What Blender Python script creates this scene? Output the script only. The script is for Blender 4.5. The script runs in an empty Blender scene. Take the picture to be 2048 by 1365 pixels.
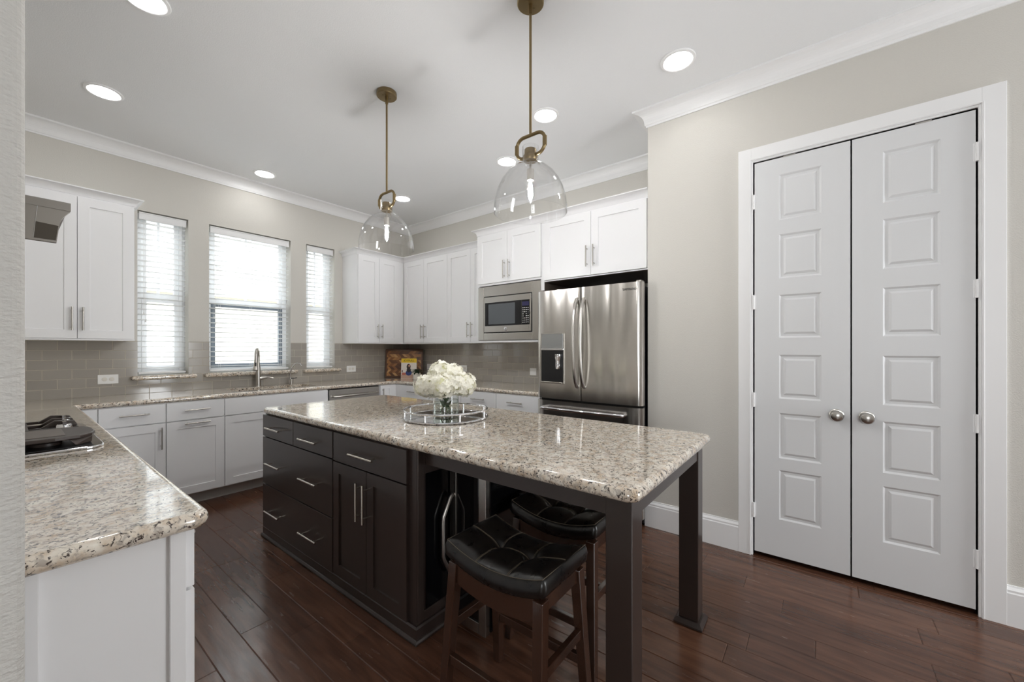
import bpy, bmesh, math, random
from mathutils import Vector, Matrix
random.seed(7)
S = bpy.context.scene
COL = S.collection

# ---------------------------------------------------------------- camera, world, lights, exposure
YAW = 37.9
cam_d = bpy.data.cameras.new('camera')
cam = bpy.data.objects.new('camera', cam_d); COL.objects.link(cam)
cam.location = (0, 0, 1.30)
cam.rotation_euler = (math.radians(90), 0, math.radians(YAW - 90))
cam_d.sensor_width = 36
cam_d.lens = 791.8 / 2048 * 36
cam_d.shift_y = (697.8 - 682.5) / 2048
cam_d.clip_start = 0.02
S.camera = cam
S.view_settings.view_transform = 'Standard'
S.view_settings.look = 'None'
S.view_settings.gamma = 1
S.view_settings.use_curve_mapping = False
S.view_settings.exposure = 0.38
S.cycles.use_denoising = True
S.cycles.max_bounces = 10
S.cycles.diffuse_bounces = 8
S.cycles.glossy_bounces = 5
S.cycles.transparent_max_bounces = 16
S.cycles.sample_clamp_indirect = 6
S.cycles.caustics_reflective = False
S.cycles.caustics_refractive = False

W = bpy.data.worlds.new('overcast_sky'); S.world = W; W.use_nodes = True
bg = W.node_tree.nodes['Background']
bg.inputs[0].default_value = (0.93, 0.97, 1.0, 1); bg.inputs[1].default_value = 1.9

def area(name, loc, rot, sx, sy, power, col=(1, 1, 1)):
    d = bpy.data.lights.new(name, 'AREA'); d.shape = 'RECTANGLE'; d.size = sx; d.size_y = sy
    d.energy = power; d.color = col
    o = bpy.data.objects.new(name, d); COL.objects.link(o); o.location = loc; o.rotation_euler = rot
    return o
R = math.radians
# added fill lights: two unseen openings behind the camera, one panel above the yard
area('fill_light_front', (2.44, -3.42, 1.45), (R(93), 0, 0), .86, 1.8, 54, (.94, .97, 1))
area('fill_light_side', (-2.92, -1.2, 1.45), (R(92), 0, R(-90)), 1.2, 1.4, 30, (.94, .97, 1))

area('fill_light_yard', (1.6, 6.3, 4.3), (R(52), 0, R(180)), 4.0, 2.4, 440, (.92, .97, 1))  # unseen panel added to strengthen daylight through the sink windows
sun_d = bpy.data.lights.new('sun', 'SUN'); sun_d.energy = 2.2; sun_d.angle = R(3)
sun = bpy.data.objects.new('sun', sun_d); COL.objects.link(sun); sun.rotation_euler = (R(30), 0, 0); sun.location = (0, -6, 8)

# ---------------------------------------------------------------- helpers
def lin(c):
    return tuple(((x / 255) / 12.92 if x / 255 <= .04045 else ((x / 255 + .055) / 1.055) ** 2.4) for x in c)

MATS = {}
def mat(name, col, rough=.5, metal=0., spec=.5, coat=0., bump=None, emis=None, srgb=True, **kw):
    m = bpy.data.materials.new(name); m.use_nodes = True
    nt = m.node_tree; b = nt.nodes['Principled BSDF']
    c = lin(col) if srgb else col
    b.inputs['Base Color'].default_value = (*c, 1)
    b.inputs['Roughness'].default_value = rough
    b.inputs['Metallic'].default_value = metal
    b.inputs['Specular IOR Level'].default_value = spec
    b.inputs['Coat Weight'].default_value = coat
    b.inputs['Coat Roughness'].default_value = .08
    if emis:
        b.inputs['Emission Color'].default_value = (*emis[0], 1); b.inputs['Emission Strength'].default_value = emis[1]
    if bump:
        sc, st, dist = bump[:3]
        tc = nt.nodes.new('ShaderNodeTexCoord'); mp = nt.nodes.new('ShaderNodeMapping')
        no = nt.nodes.new('ShaderNodeTexNoise'); bu = nt.nodes.new('ShaderNodeBump')
        nt.links.new(tc.outputs['Object'], mp.inputs[0]); nt.links.new(mp.outputs[0], no.inputs['Vector'])
        if len(bump) > 3: mp.inputs['Scale'].default_value = bump[3]
        no.inputs['Scale'].default_value = sc; no.inputs['Detail'].default_value = 3
        bu.inputs['Strength'].default_value = st; bu.inputs['Distance'].default_value = dist
        nt.links.new(no.outputs[0], bu.inputs['Height']); nt.links.new(bu.outputs[0], b.inputs['Normal'])
    MATS[name] = m
    return m

def N(nt, t, **kw):
    n = nt.nodes.new(t)
    for k, v in kw.items(): setattr(n, k, v)
    return n

def ramp(nt, pts):
    r = N(nt, 'ShaderNodeValToRGB'); e = r.color_ramp.elements
    while len(e) > 1: e.remove(e[-1])
    e[0].position = pts[0][0]; e[0].color = (*pts[0][1], 1)
    for p, c in pts[1:]:
        x = e.new(p); x.color = (*c, 1)
    return r

wall_m = mat('greige_wall_paint', (209, 206, 199), .75, bump=(190, .22, .006))
near_m = mat('textured_wall_paint_shaded', (194, 192, 187), .75, bump=(85, .5, .008, (1, 1, 1.8)))  # same wall paint, colour darkened for the shade on the near wall
ceil_m = mat('ceiling_paint', (236, 237, 238), .85, bump=(150, .2, .006))
trim_m = mat('white_trim_paint', (240, 240, 240), .4)
door_m = mat('white_door_paint', (222, 223, 224), .42)
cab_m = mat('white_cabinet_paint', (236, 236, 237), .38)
seam_m = mat('cabinet_gap_shadow', (120, 116, 110), .7)
island_m = mat('espresso_wood', (50, 40, 36), .3, coat=.25, bump=(30, .05, .001, (6, 6, .6)))
blackgloss_m = mat('black_gloss', (10, 10, 12), .12)
steel_m = mat('brushed_steel', (190, 186, 180), .24, metal=1, bump=(60, .04, .002, (1, 1, 40)))
fridge_m = mat('fridge_steel', (206, 202, 197), .22, metal=1)
nickel_m = mat('satin_nickel', (190, 186, 180), .28, metal=1)
chrome_m = mat('chrome', (225, 225, 228), .06, metal=1)
brass_m = mat('antique_brass', (142, 124, 92), .34, metal=1)
castiron_m = mat('cast_iron', (60, 50, 45), .4)
dark_m = mat('dark_plastic', (18, 18, 20), .35)
plate_m = mat('white_plastic', (238, 238, 236), .3)
slat_m = mat('white_blind_slat', (240, 240, 240), .45)
def _slat():
    nt = slat_m.node_tree; b = nt.nodes['Principled BSDF']; out = nt.nodes['Material Output']
    tl_ = N(nt, 'ShaderNodeBsdfTranslucent'); tl_.inputs[0].default_value = (.9, .9, .88, 1)
    mx = N(nt, 'ShaderNodeMixShader'); mx.inputs[0].default_value = .06
    nt.links.new(b.outputs[0], mx.inputs[1]); nt.links.new(tl_.outputs[0], mx.inputs[2]); nt.links.new(mx.outputs[0], out.inputs[0])
_slat()
vinyl_m = mat('white_vinyl', (232, 234, 236), .4)
screenframe_m = mat('grey_sash', (110, 120, 130), .5)
stoolwood_m = mat('walnut_stain', (58, 37, 27), .22, coat=.4, bump=(20, .1, .002, (5, 5, .6)))
stitch_m = mat('pale_thread', (96, 86, 72), .8)
ceramic_m = mat('white_ceramic', (225, 222, 214), .4)
leaf_m = mat('green_leaf', (52, 84, 38), .45)
darkleaf_m = mat('dark_leaf', (40, 66, 40), .45)
glow_m = mat('downlight_glow', (255, 255, 255), .5, emis=((1, .995, .985), 28))
bulb_m = mat('bulb_glow', (255, 255, 255), .3, emis=((1, .995, .99), 960))
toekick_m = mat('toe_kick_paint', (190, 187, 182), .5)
brown_m = mat('unpainted_brown', (96, 86, 78), .6)

# leather with faint mottling
leather_m = mat('black_leather', (20, 18, 17), .3, spec=.5)
def _leather():
    nt = leather_m.node_tree; b = nt.nodes['Principled BSDF']
    tc = N(nt, 'ShaderNodeTexCoord'); no = N(nt, 'ShaderNodeTexNoise'); no.inputs['Scale'].default_value = 22; no.inputs['Detail'].default_value = 5
    nt.links.new(tc.outputs['Object'], no.inputs['Vector'])
    r = ramp(nt, [(.3, (.26, .26, .26)), (.7, (.32, .32, .32))]); nt.links.new(no.outputs[0], r.inputs[0]); nt.links.new(r.outputs[0], b.inputs['Roughness'])
    r2 = ramp(nt, [(.35, lin((14, 12, 12))), (.75, lin((30, 26, 23)))]); nt.links.new(no.outputs[0], r2.inputs[0]); nt.links.new(r2.outputs[0], b.inputs['Base Color'])
_leather()

# rippled steel of the refrigerator: gentle vertical undulation of the sheet
def _fridge():
    nt = fridge_m.node_tree; b = nt.nodes['Principled BSDF']
    g = N(nt, 'ShaderNodeNewGeometry'); mp = N(nt, 'ShaderNodeMapping'); mp.inputs['Scale'].default_value = (1, 1, .12)
    no = N(nt, 'ShaderNodeTexNoise'); no.inputs['Scale'].default_value = 5; no.inputs['Detail'].default_value = 1.5
    bu = N(nt, 'ShaderNodeBump'); bu.inputs['Strength'].default_value = .9; bu.inputs['Distance'].default_value = .03
    nt.links.new(g.outputs['Position'], mp.inputs[0]); nt.links.new(mp.outputs[0], no.inputs['Vector'])
    nt.links.new(no.outputs[0], bu.inputs['Height']); nt.links.new(bu.outputs[0], b.inputs['Normal'])
_fridge()

# granite: creamy ground, grey clouds, tan patches, dark flecks
granite_m = mat('speckled_granite', (200, 190, 175), .06, spec=.75, coat=.6)
def _granite():
    nt = granite_m.node_tree; b = nt.nodes['Principled BSDF']
    g = N(nt, 'ShaderNodeNewGeometry')
    def noise(sc, det, dist=0, off=0):
        mp = N(nt, 'ShaderNodeMapping'); mp.inputs['Location'].default_value = (off, off * 1.7, off * .3)
        n = N(nt, 'ShaderNodeTexNoise'); n.inputs['Scale'].default_value = sc; n.inputs['Detail'].default_value = det
        n.inputs['Distortion'].default_value = dist; n.inputs['Roughness'].default_value = .6
        nt.links.new(g.outputs['Position'], mp.inputs[0]); nt.links.new(mp.outputs[0], n.inputs['Vector']); return n
    base = ramp(nt, [(.32, lin((198, 176, 150))), (.5, lin((220, 209, 194))), (.68, lin((236, 230, 218)))])
    n1 = noise(28, 4); nt.links.new(n1.outputs[0], base.inputs[0])
    grey = ramp(nt, [(.52, (0, 0, 0)), (.62, (1, 1, 1))]); n2 = noise(60, 3, .6, 3); nt.links.new(n2.outputs[0], grey.inputs[0])
    dark = ramp(nt, [(.56, (0, 0, 0)), (.61, (1, 1, 1))]); n3 = noise(85, 3, 1.1, 9); nt.links.new(n3.outputs[0], dark.inputs[0])
    m1 = N(nt, 'ShaderNodeMix', data_type='RGBA'); m1.inputs['B'].default_value = (*lin((160, 150, 140)), 1)
    f1 = N(nt, 'ShaderNodeMath', operation='MULTIPLY'); f1.inputs[1].default_value = .75
    nt.links.new(grey.outputs[0], f1.inputs[0]); nt.links.new(f1.outputs[0], m1.inputs['Factor']); nt.links.new(base.outputs[0], m1.inputs['A'])
    m2 = N(nt, 'ShaderNodeMix', data_type='RGBA'); m2.inputs['B'].default_value = (*lin((62, 52, 48)), 1)
    nt.links.new(dark.outputs[0], m2.inputs['Factor']); nt.links.new(m1.outputs['Result'], m2.inputs['A'])
    nt.links.new(m2.outputs['Result'], b.inputs['Base Color'])
_granite()

# hand-scraped plank floor (planks are real geometry, tint per plank in an attribute)
floor_m = mat('walnut_plank_floor', (70, 44, 36), .24, coat=.12)
def _floor():
    nt = floor_m.node_tree; b = nt.nodes['Principled BSDF']
    at = N(nt, 'ShaderNodeAttribute', attribute_name='tint')
    g = N(nt, 'ShaderNodeNewGeometry'); mp = N(nt, 'ShaderNodeMapping'); mp.inputs['Scale'].default_value = (10, 1.0, 1)
    no = N(nt, 'ShaderNodeTexNoise'); no.inputs['Scale'].default_value = 3.5; no.inputs['Detail'].default_value = 4; no.inputs['Distortion'].default_value = .5
    nt.links.new(g.outputs['Position'], mp.inputs[0]); nt.links.new(mp.outputs[0], no.inputs['Vector'])
    r = ramp(nt, [(.25, lin((70, 45, 34))), (.55, lin((92, 62, 47))), (.8, lin((108, 75, 57)))])
    ad = N(nt, 'ShaderNodeMath', operation='ADD'); nt.links.new(no.outputs[0], ad.inputs[0]); nt.links.new(at.outputs['Fac'], ad.inputs[1])
    nt.links.new(ad.outputs[0], r.inputs[0]); nt.links.new(r.outputs[0], b.inputs['Base Color'])
    mp2 = N(nt, 'ShaderNodeMapping'); mp2.inputs['Scale'].default_value = (5, .8, 1)
    n2 = N(nt, 'ShaderNodeTexNoise'); n2.inputs['Scale'].default_value = 7; n2.inputs['Detail'].default_value = 3
    nt.links.new(g.outputs['Position'], mp2.inputs[0]); nt.links.new(mp2.outputs[0], n2.inputs['Vector'])
    bu = N(nt, 'ShaderNodeBump'); bu.inputs['Strength'].default_value = .25; bu.inputs['Distance'].default_value = .003
    nt.links.new(n2.outputs[0], bu.inputs['Height']); nt.links.new(bu.outputs[0], b.inputs['Normal'])
    rr = ramp(nt, [(.3, (.17, .17, .17)), (.7, (.28, .28, .28))]); nt.links.new(n2.outputs[0], rr.inputs[0]); nt.links.new(rr.outputs[0], b.inputs['Roughness'])
_floor()

# glazed subway tile
def tile_mat(name, axis):
    m = mat(name, (150, 145, 137), .1)
    nt = m.node_tree; b = nt.nodes['Principled BSDF']
    g = N(nt, 'ShaderNodeNewGeometry'); sp = N(nt, 'ShaderNodeSeparateXYZ'); cb = N(nt, 'ShaderNodeCombineXYZ')
    nt.links.new(g.outputs['Position'], sp.inputs[0]); nt.links.new(sp.outputs[axis], cb.inputs[0])
    sub = N(nt, 'ShaderNodeMath', operation='SUBTRACT'); sub.inputs[1].default_value = .909
    nt.links.new(sp.outputs[2], sub.inputs[0]); nt.links.new(sub.outputs[0], cb.inputs[1])
    off = N(nt, 'ShaderNodeVectorMath', operation='ADD'); off.inputs[1].default_value = (.152 - .25 + .152 * 2 + 1.52, .755, 0)
    nt.links.new(cb.outputs[0], off.inputs[0])
    bt = N(nt, 'ShaderNodeTexBrick'); bt.inputs['Scale'].default_value = 1; bt.inputs['Brick Width'].default_value = .1525
    bt.inputs['Row Height'].default_value = .0755; bt.inputs['Mortar Size'].default_value = .0026; bt.inputs['Mortar Smooth'].default_value = .3
    bt.inputs['Color1'].default_value = (*lin((168, 163, 155)), 1); bt.inputs['Color2'].default_value = (*lin((160, 155, 148)), 1)
    bt.inputs['Mortar'].default_value = (*lin((190, 182, 169)), 1); bt.inputs['Bias'].default_value = 0
    nt.links.new(off.outputs[0], bt.inputs['Vector']); nt.links.new(bt.outputs['Color'], b.inputs['Base Color'])
    bu = N(nt, 'ShaderNodeBump'); bu.invert = True; bu.inputs['Strength'].default_value = .7; bu.inputs['Distance'].default_value = .003
    nt.links.new(bt.outputs['Fac'], bu.inputs['Height']); nt.links.new(bu.outputs[0], b.inputs['Normal'])
    mr = N(nt, 'ShaderNodeMapRange'); mr.inputs['To Min'].default_value = .09; mr.inputs['To Max'].default_value = .7
    nt.links.new(bt.outputs['Fac'], mr.inputs['Value']); nt.links.new(mr.outputs[0], b.inputs['Roughness'])
    return m
tileX_m = tile_mat('grey_glazed_tile_back', 0)
tileY_m = tile_mat('grey_glazed_tile_right', 1)

# thin clear glass: see-through with a fresnel sheen
def glass_mat(name, tint=(1, 1, 1), ior=1.5, boost=1.0, rough=.0):
    m = bpy.data.materials.new(name); m.use_nodes = True; nt = m.node_tree
    nt.nodes.remove(nt.nodes['Principled BSDF'])
    tr = N(nt, 'ShaderNodeBsdfTransparent'); tr.inputs[0].default_value = (*tint, 1)
    gl = N(nt, 'ShaderNodeBsdfGlossy'); gl.inputs['Roughness'].default_value = rough
    lw = N(nt, 'ShaderNodeLayerWeight'); lw.inputs['Blend'].default_value = .5
    pw = N(nt, 'ShaderNodeMath', operation='POWER'); pw.inputs[1].default_value = 4.0; nt.links.new(lw.outputs['Facing'], pw.inputs[0])
    f0 = ((ior - 1) / (ior + 1)) ** 2
    fr = N(nt, 'ShaderNodeMath', operation='MULTIPLY_ADD'); fr.inputs[1].default_value = .75; fr.inputs[2].default_value = f0; nt.links.new(pw.outputs[0], fr.inputs[0])
    mu = N(nt, 'ShaderNodeMath', operation='MULTIPLY'); mu.inputs[1].default_value = boost; mu.use_clamp = True
    mx = N(nt, 'ShaderNodeMixShader'); out = nt.nodes['Material Output']
    nt.links.new(fr.outputs[0], mu.inputs[0]); nt.links.new(mu.outputs[0], mx.inputs[0])
    nt.links.new(tr.outputs[0], mx.inputs[1]); nt.links.new(gl.outputs[0], mx.inputs[2]); nt.links.new(mx.outputs[0], out.inputs[0])
    MATS[name] = m; return m
pane_m = glass_mat('window_glass', (.97, .98, .98))
lampglass_m = glass_mat('clear_lamp_glass', (.99, .99, .99), 1.5, 1.2)
vase_m = glass_mat('clear_vase_glass', (.985, .992, .99), 1.5, 1.2)
water_m = glass_mat('still_water', (.93, .96, .94), 1.33, 1.0)
coolerglass_m = mat('tinted_cooler_glass', (14, 13, 14), .03, spec=.9)
mirror_m = mat('tray_mirror', (200, 200, 198), .02, metal=1)

# petals: translucent white
petal_m = mat('white_petal', (243, 240, 226), .6)
petal_m.node_tree.nodes['Principled BSDF'].inputs['Base Color'].default_value = (*lin((252, 250, 240)), 1)
def _petal():
    nt = petal_m.node_tree; b = nt.nodes['Principled BSDF']; out = nt.nodes['Material Output']
    t_ = N(nt, 'ShaderNodeBsdfTranslucent'); t_.inputs[0].default_value = (.97, .96, .88, 1)
    mx = N(nt, 'ShaderNodeMixShader'); mx.inputs[0].default_value = .25
    nt.links.new(b.outputs[0], mx.inputs[1]); nt.links.new(t_.outputs[0], mx.inputs[2]); nt.links.new(mx.outputs[0], out.inputs[0])
_petal()
# herringbone board
board_m = mat('herringbone_wood', (150, 100, 55), .4)
def _board():
    nt = board_m.node_tree; b = nt.nodes['Principled BSDF']
    at = N(nt, 'ShaderNodeAttribute', attribute_name='tint')
    r = ramp(nt, [(0, lin((88, 50, 22))), (.4, lin((140, 88, 42))), (.75, lin((178, 122, 64))), (1, lin((206, 160, 100)))])
    nt.links.new(at.outputs['Fac'], r.inputs[0]); nt.links.new(r.outputs[0], b.inputs['Base Color'])
_board()
boardrim_m = mat('walnut_rim', (84, 52, 30), .45)

class MB:
    def __init__(s): s.bm = bmesh.new()
    def hexa(s, pts):
        v = [s.bm.verts.new(p) for p in pts]
        for f in ((0, 1, 2, 3), (4, 5, 6, 7), (0, 1, 5, 4), (1, 2, 6, 5), (2, 3, 7, 6), (3, 0, 4, 7)):
            s.bm.faces.new([v[i] for i in f])
        return s
    def box(s, x, y, z, P=None):
        P = P or (lambda a, b, c: (a, b, c))
        c = [(x[0], y[0]), (x[1], y[0]), (x[1], y[1]), (x[0], y[1])]
        return s.hexa([P(a, b, z[0]) for a, b in c] + [P(a, b, z[1]) for a, b in c])
    def tube(s, pts, r, seg=12, closed=False, rs=None):
        pts = [Vector(p) for p in pts]; n = len(pts); rings = []
        up = None
        for i, p in enumerate(pts):
            if closed: t = (pts[(i + 1) % n] - pts[i - 1]).normalized()
            else: t = (pts[min(i + 1, n - 1)] - pts[max(i - 1, 0)]).normalized()
            if up is None:
                up = Vector((0, 0, 1)) if abs(t.z) < .9 else Vector((1, 0, 0))
            a = t.cross(up)
            if a.length < 1e-6: a = t.cross(Vector((0, 1, 0)))
            a.normalize(); bb = a.cross(t).normalized(); up = bb
            rr = rs[i] if rs else r
            rings.append([s.bm.verts.new(p + a * math.cos(k * 2 * math.pi / seg) * rr + bb * math.sin(k * 2 * math.pi / seg) * rr) for k in range(seg)])
        m = n if closed else n - 1
        for i in range(m):
            A, B = rings[i], rings[(i + 1) % n]
            for k in range(seg): s.bm.faces.new((A[k], A[(k + 1) % seg], B[(k + 1) % seg], B[k]))
        if not closed:
            s.bm.faces.new(rings[0][::-1]); s.bm.faces.new(rings[-1])
        return s
    def cyl(s, p0, p1, r, seg=20, r2=None):
        return s.tube([p0, p1], r, seg, rs=[r, r if r2 is None else r2])
    def lathe(s, prof, c, seg=40, axis=(0, 0, 1), xdir=None, sx=1, sy=1):
        c = Vector(c); az = Vector(axis).normalized()
        ax = Vector(xdir) if xdir else (Vector((1, 0, 0)) if abs(az.x) < .9 else Vector((0, 1, 0)))
        ax = (ax - az * ax.dot(az)).normalized(); ay = az.cross(ax)
        rings = []
        for r, h in prof:
            if r < 1e-6: rings.append([s.bm.verts.new(c + az * h)])
            else: rings.append([s.bm.verts.new(c + az * h + ax * math.cos(k * 2 * math.pi / seg) * r * sx + ay * math.sin(k * 2 * math.pi / seg) * r * sy) for k in range(seg)])
        for A, B in zip(rings, rings[1:]):
            for k in range(seg):
                k2 = (k + 1) % seg
                if len(A) == 1 and len(B) == 1: continue
                if len(A) == 1: s.bm.faces.new((A[0], B[k2], B[k]))
                elif len(B) == 1: s.bm.faces.new((A[k], A[k2], B[0]))
                else: s.bm.faces.new((A[k], A[k2], B[k2], B[k]))
        return s
    def sweep(s, path, prof, closed=False, pre=None, post=None, caps=True):
        """path: XY points; prof: closed polygon of (offset to the right of travel, z)"""
        P = [Vector(p) for p in path]; n = len(P); rings = []
        for i in range(n):
            a = P[i - 1] if (i > 0 or closed) else (Vector(pre) if pre else None)
            c = P[(i + 1) % n] if (i < n - 1 or closed) else (Vector(post) if post else None)
            d1 = (P[i] - a).normalized() if a is not None else None
            d2 = (c - P[i]).normalized() if c is not None else None
            if d1 is None: d1 = d2
            if d2 is None: d2 = d1
            n1 = Vector((d1.y, -d1.x)); n2 = Vector((d2.y, -d2.x))
            m = (n1 + n2); m = m / max(1e-6, (1 + n1.dot(n2)))
            rings.append([s.bm.verts.new((P[i].x + m.x * o, P[i].y + m.y * o, z)) for o, z in prof])
        k = len(prof); M = n if closed else n - 1
        for i in range(M):
            A, B = rings[i], rings[(i + 1) % n]
            for j in range(k): s.bm.faces.new((A[j], A[(j + 1) % k], B[(j + 1) % k], B[j]))
        if not closed and caps:
            s.bm.faces.new(rings[0][::-1]); s.bm.faces.new(rings[-1])
        return s
    def prism(s, poly, lo, hi, P):
        """poly of (a,b) mapped by P(a,b,c), extruded c lo..hi"""
        A = [s.bm.verts.new(P(a, b, lo)) for a, b in poly]; B = [s.bm.verts.new(P(a, b, hi)) for a, b in poly]
        n = len(poly)
        s.bm.faces.new(A[::-1]); s.bm.faces.new(B)
        for i in range(n): s.bm.faces.new((A[i], A[(i + 1) % n], B[(i + 1) % n], B[i]))
        return s
    def door(s, P, u, v, th, pu, pvs, rings, n0=0):
        """slab u x v, front at n0+th, panels (same columns pu) at rows pvs, rings of (inset, depth)"""
        f = n0 + th
        us = [u[0], pu[0], pu[1], u[1]]; vs = [v[0]] + [x for p in pvs for x in p] + [v[1]]
        def q(pts): s.bm.faces.new([s.bm.verts.new(P(*p)) for p in pts])
        for i in range(3):
            for j in range(len(vs) - 1):
                if i == 1 and j % 2 == 1: continue
                q([(us[i], f, vs[j]), (us[i + 1], f, vs[j]), (us[i + 1], f, vs[j + 1]), (us[i], f, vs[j + 1])])
        for a, b in pvs:
            def rect(ins, d): return [(pu[0] + ins, f + d, a + ins), (pu[1] - ins, f + d, a + ins), (pu[1] - ins, f + d, b - ins), (pu[0] + ins, f + d, b - ins)]
            prev = rect(0, 0)
            for ins, d in rings:
                cur = rect(ins, d)
                for k in range(4): q([prev[k], prev[(k + 1) % 4], cur[(k + 1) % 4], cur[k]])
                prev = cur
            q(prev)
        c = [(u[0], v[0]), (u[1], v[0]), (u[1], v[1]), (u[0], v[1])]
        q([(a, n0, b) for a, b in c])
        for k in range(4):
            a, b = c[k], c[(k + 1) % 4]
            pts = [a]
            q([(a[0], n0, a[1]), (b[0], n0, b[1]), (b[0], f, b[1]), (a[0], f, a[1])])
        bmesh.ops.remove_doubles(s.bm, verts=s.bm.verts, dist=1e-5)
        return s
    def build(s, name, m, parent=None, bevel=0, smooth=False, kind=None, label=None, local=False, segs=2, ang=35):
        bm = s.bm
        bmesh.ops.recalc_face_normals(bm, faces=bm.faces)
        if smooth:
            for f in bm.faces: f.smooth = not (len(f.verts) > 8 or f.calc_area() > .03)
            for f in bm.faces:
                if not f.smooth:
                    for e in f.edges: e.smooth = False
            for e in bm.edges:
                if len(e.link_faces) == 2 and e.calc_face_angle(0) > math.radians(ang): e.smooth = False
        me = bpy.data.meshes.new(name); o = bpy.data.objects.new(name, me)
        if parent is None:
            co = [v.co for v in bm.verts]
            cx = (min(c.x for c in co) + max(c.x for c in co)) / 2; cy = (min(c.y for c in co) + max(c.y for c in co)) / 2
            cz = min(c.z for c in co)
            bmesh.ops.translate(bm, verts=bm.verts, vec=(-cx, -cy, -cz)); o.location = (cx, cy, cz)
        else:
            if not local:
                bm.transform(ROOTM[root_of(parent)].inverted())
            o.parent = parent
        bm.to_mesh(me); bm.free(); me.materials.append(m)
        COL.objects.link(o)
        if bevel:
            b = o.modifiers.new('bevel', 'BEVEL'); b.width = bevel; b.segments = segs; b.limit_method = 'ANGLE'; b.angle_limit = math.radians(40)
        if kind: o['kind'] = kind
        if label: o['label'] = label
        return o

ROOTM = {}
def root_of(o):
    while o.parent: o = o.parent
    return o.name
def tag(o, label, cat, group=None):
    o['label'] = label; o['category'] = cat
    if group: o['group'] = group
    return o
def thing(name, label, cat, loc=(0, 0, 0), rotz=0, group=None, kind=None):
    o = bpy.data.objects.new(name, None); COL.objects.link(o); o.location = loc; o.rotation_euler = (0, 0, rotz)
    o.empty_display_size = .05
    ROOTM[o.name] = Matrix.Translation(loc) @ Matrix.Rotation(rotz, 4, 'Z')
    if kind: o['kind'] = kind
    else: tag(o, label, cat, group)
    return o
def dup(root, loc, rotz=None, label=None):
    r = root.copy(); COL.objects.link(r); r.location = loc
    if rotz is not None: r.rotation_euler = (0, 0, rotz)
    if label: r['label'] = label
    ROOTM[r.name] = Matrix.Translation(loc) @ Matrix.Rotation(r.rotation_euler[2], 4, 'Z')
    for ch in list(root.children):
        c = ch.copy(); COL.objects.link(c); c.parent = r
        for g in ch.children:
            d = g.copy(); COL.objects.link(d); d.parent = c
    return r
def struct(name, mb, m, **kw):
    return mb.build(name, m, kind='structure', **kw)

FW = lambda Y: (lambda u, n, v: (u, Y - n, v))      # faces -Y (window wall)
FR = lambda X: (lambda u, n, v: (X - n, u, v))      # faces -X (right wall, island)
FL = lambda X: (lambda u, n, v: (X + n, u, v))      # faces +X (left run)

# ---------------------------------------------------------------- room shell
HC = .91       # perimeter counter height
CE = 3.03      # ceiling
YW = 4.67; XR = 3.585; XP = 2.91; YA = 1.0; XL = -.33
# floor: real planks along Y with eased edges
def floor():
    bm = bmesh.new(); lay = bm.verts.layers.float.new('tint')
    x0 = .53 - .13 * 28; g = .0012; d = -.0022
    rnd = random.Random(3)
    fixed = {(.53): 2.45, (.66): 2.08, (.79): 2.84, (.92): 3.4}
    k = 0
    while x0 + k * .13 < 3.75:
        a = x0 + k * .13; b = min(a + .13, 3.8)
        y = -3.6 - rnd.random() * .9
        key = round(a, 2); start = None
        cuts = []
        if key in fixed:
            c = fixed[key]; cuts = [c + q for q in (-5.6, -4.5, -3.5, -2.6, -1.75, -.77 if key == .66 else -.95, 0, .77, 1.5, 2.3)]
            if key == .66: cuts = [2.08 - 4.6, 2.08 - 3.4, 2.08 - 2.3, 2.08 - 1.2, 2.08, 2.85, 3.9, 4.9]
            cuts = [-4] + cuts
        else:
            while y < 5:
                cuts.append(y); y += .55 + rnd.random() * .8
        cuts.append(5.0)
        for c0, c1 in zip(cuts, cuts[1:]):
            if c1 < -3.6 or c1 - c0 < .02: continue
            t = rnd.uniform(-.11, .11)
            def V(x, yy, z):
                v = bm.verts.new((x, yy, z)); v[lay] = t; return v
            o_ = [V(a, c0, d), V(b, c0, d), V(b, c1, d), V(a, c1, d)]
            e = .0028
            i_ = [V(a + e, c0 + e, 0), V(b - e, c0 + e, 0), V(b - e, c1 - e, 0), V(a + e, c1 - e, 0)]
            bm.faces.new(i_)
            for q in range(4): bm.faces.new((o_[q], o_[(q + 1) % 4], i_[(q + 1) % 4], i_[q]))
        k += 1
    bmesh.ops.recalc_face_normals(bm, faces=bm.faces)
    for f in bm.faces:
        if f.normal.z < 0: f.normal_flip()
    me = bpy.data.meshes.new('floor'); bm.to_mesh(me); bm.free(); me.materials.append(floor_m)
    o = bpy.data.objects.new('floor', me); COL.objects.link(o); o['kind'] = 'structure'
floor()
struct('ceiling', MB().box((-3.1, 3.8), (-3.6, 4.9), (CE, CE + .1)), ceil_m)

WIN = [(.713, 1.064), (1.223, 1.973), (2.142, 2.478)]; WZ = (1.067, 2.507); WT = .2
wb = MB()
xs = [-.45] + [x for w in WIN for x in w] + [3.7]
for i in range(0, len(xs), 2): wb.box((xs[i], xs[i + 1]), (YW, YW + WT), (0, CE))
for a, b in WIN:
    wb.box((a, b), (YW, YW + WT), (0, WZ[0])); wb.box((a, b), (YW, YW + WT), (WZ[1], CE))
wall_back = struct('wall_back', wb, wall_m)
struct('wall_right', MB().box((XR, XR + .12), (YA - .1, YW), (0, CE)), wall_m)
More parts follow.
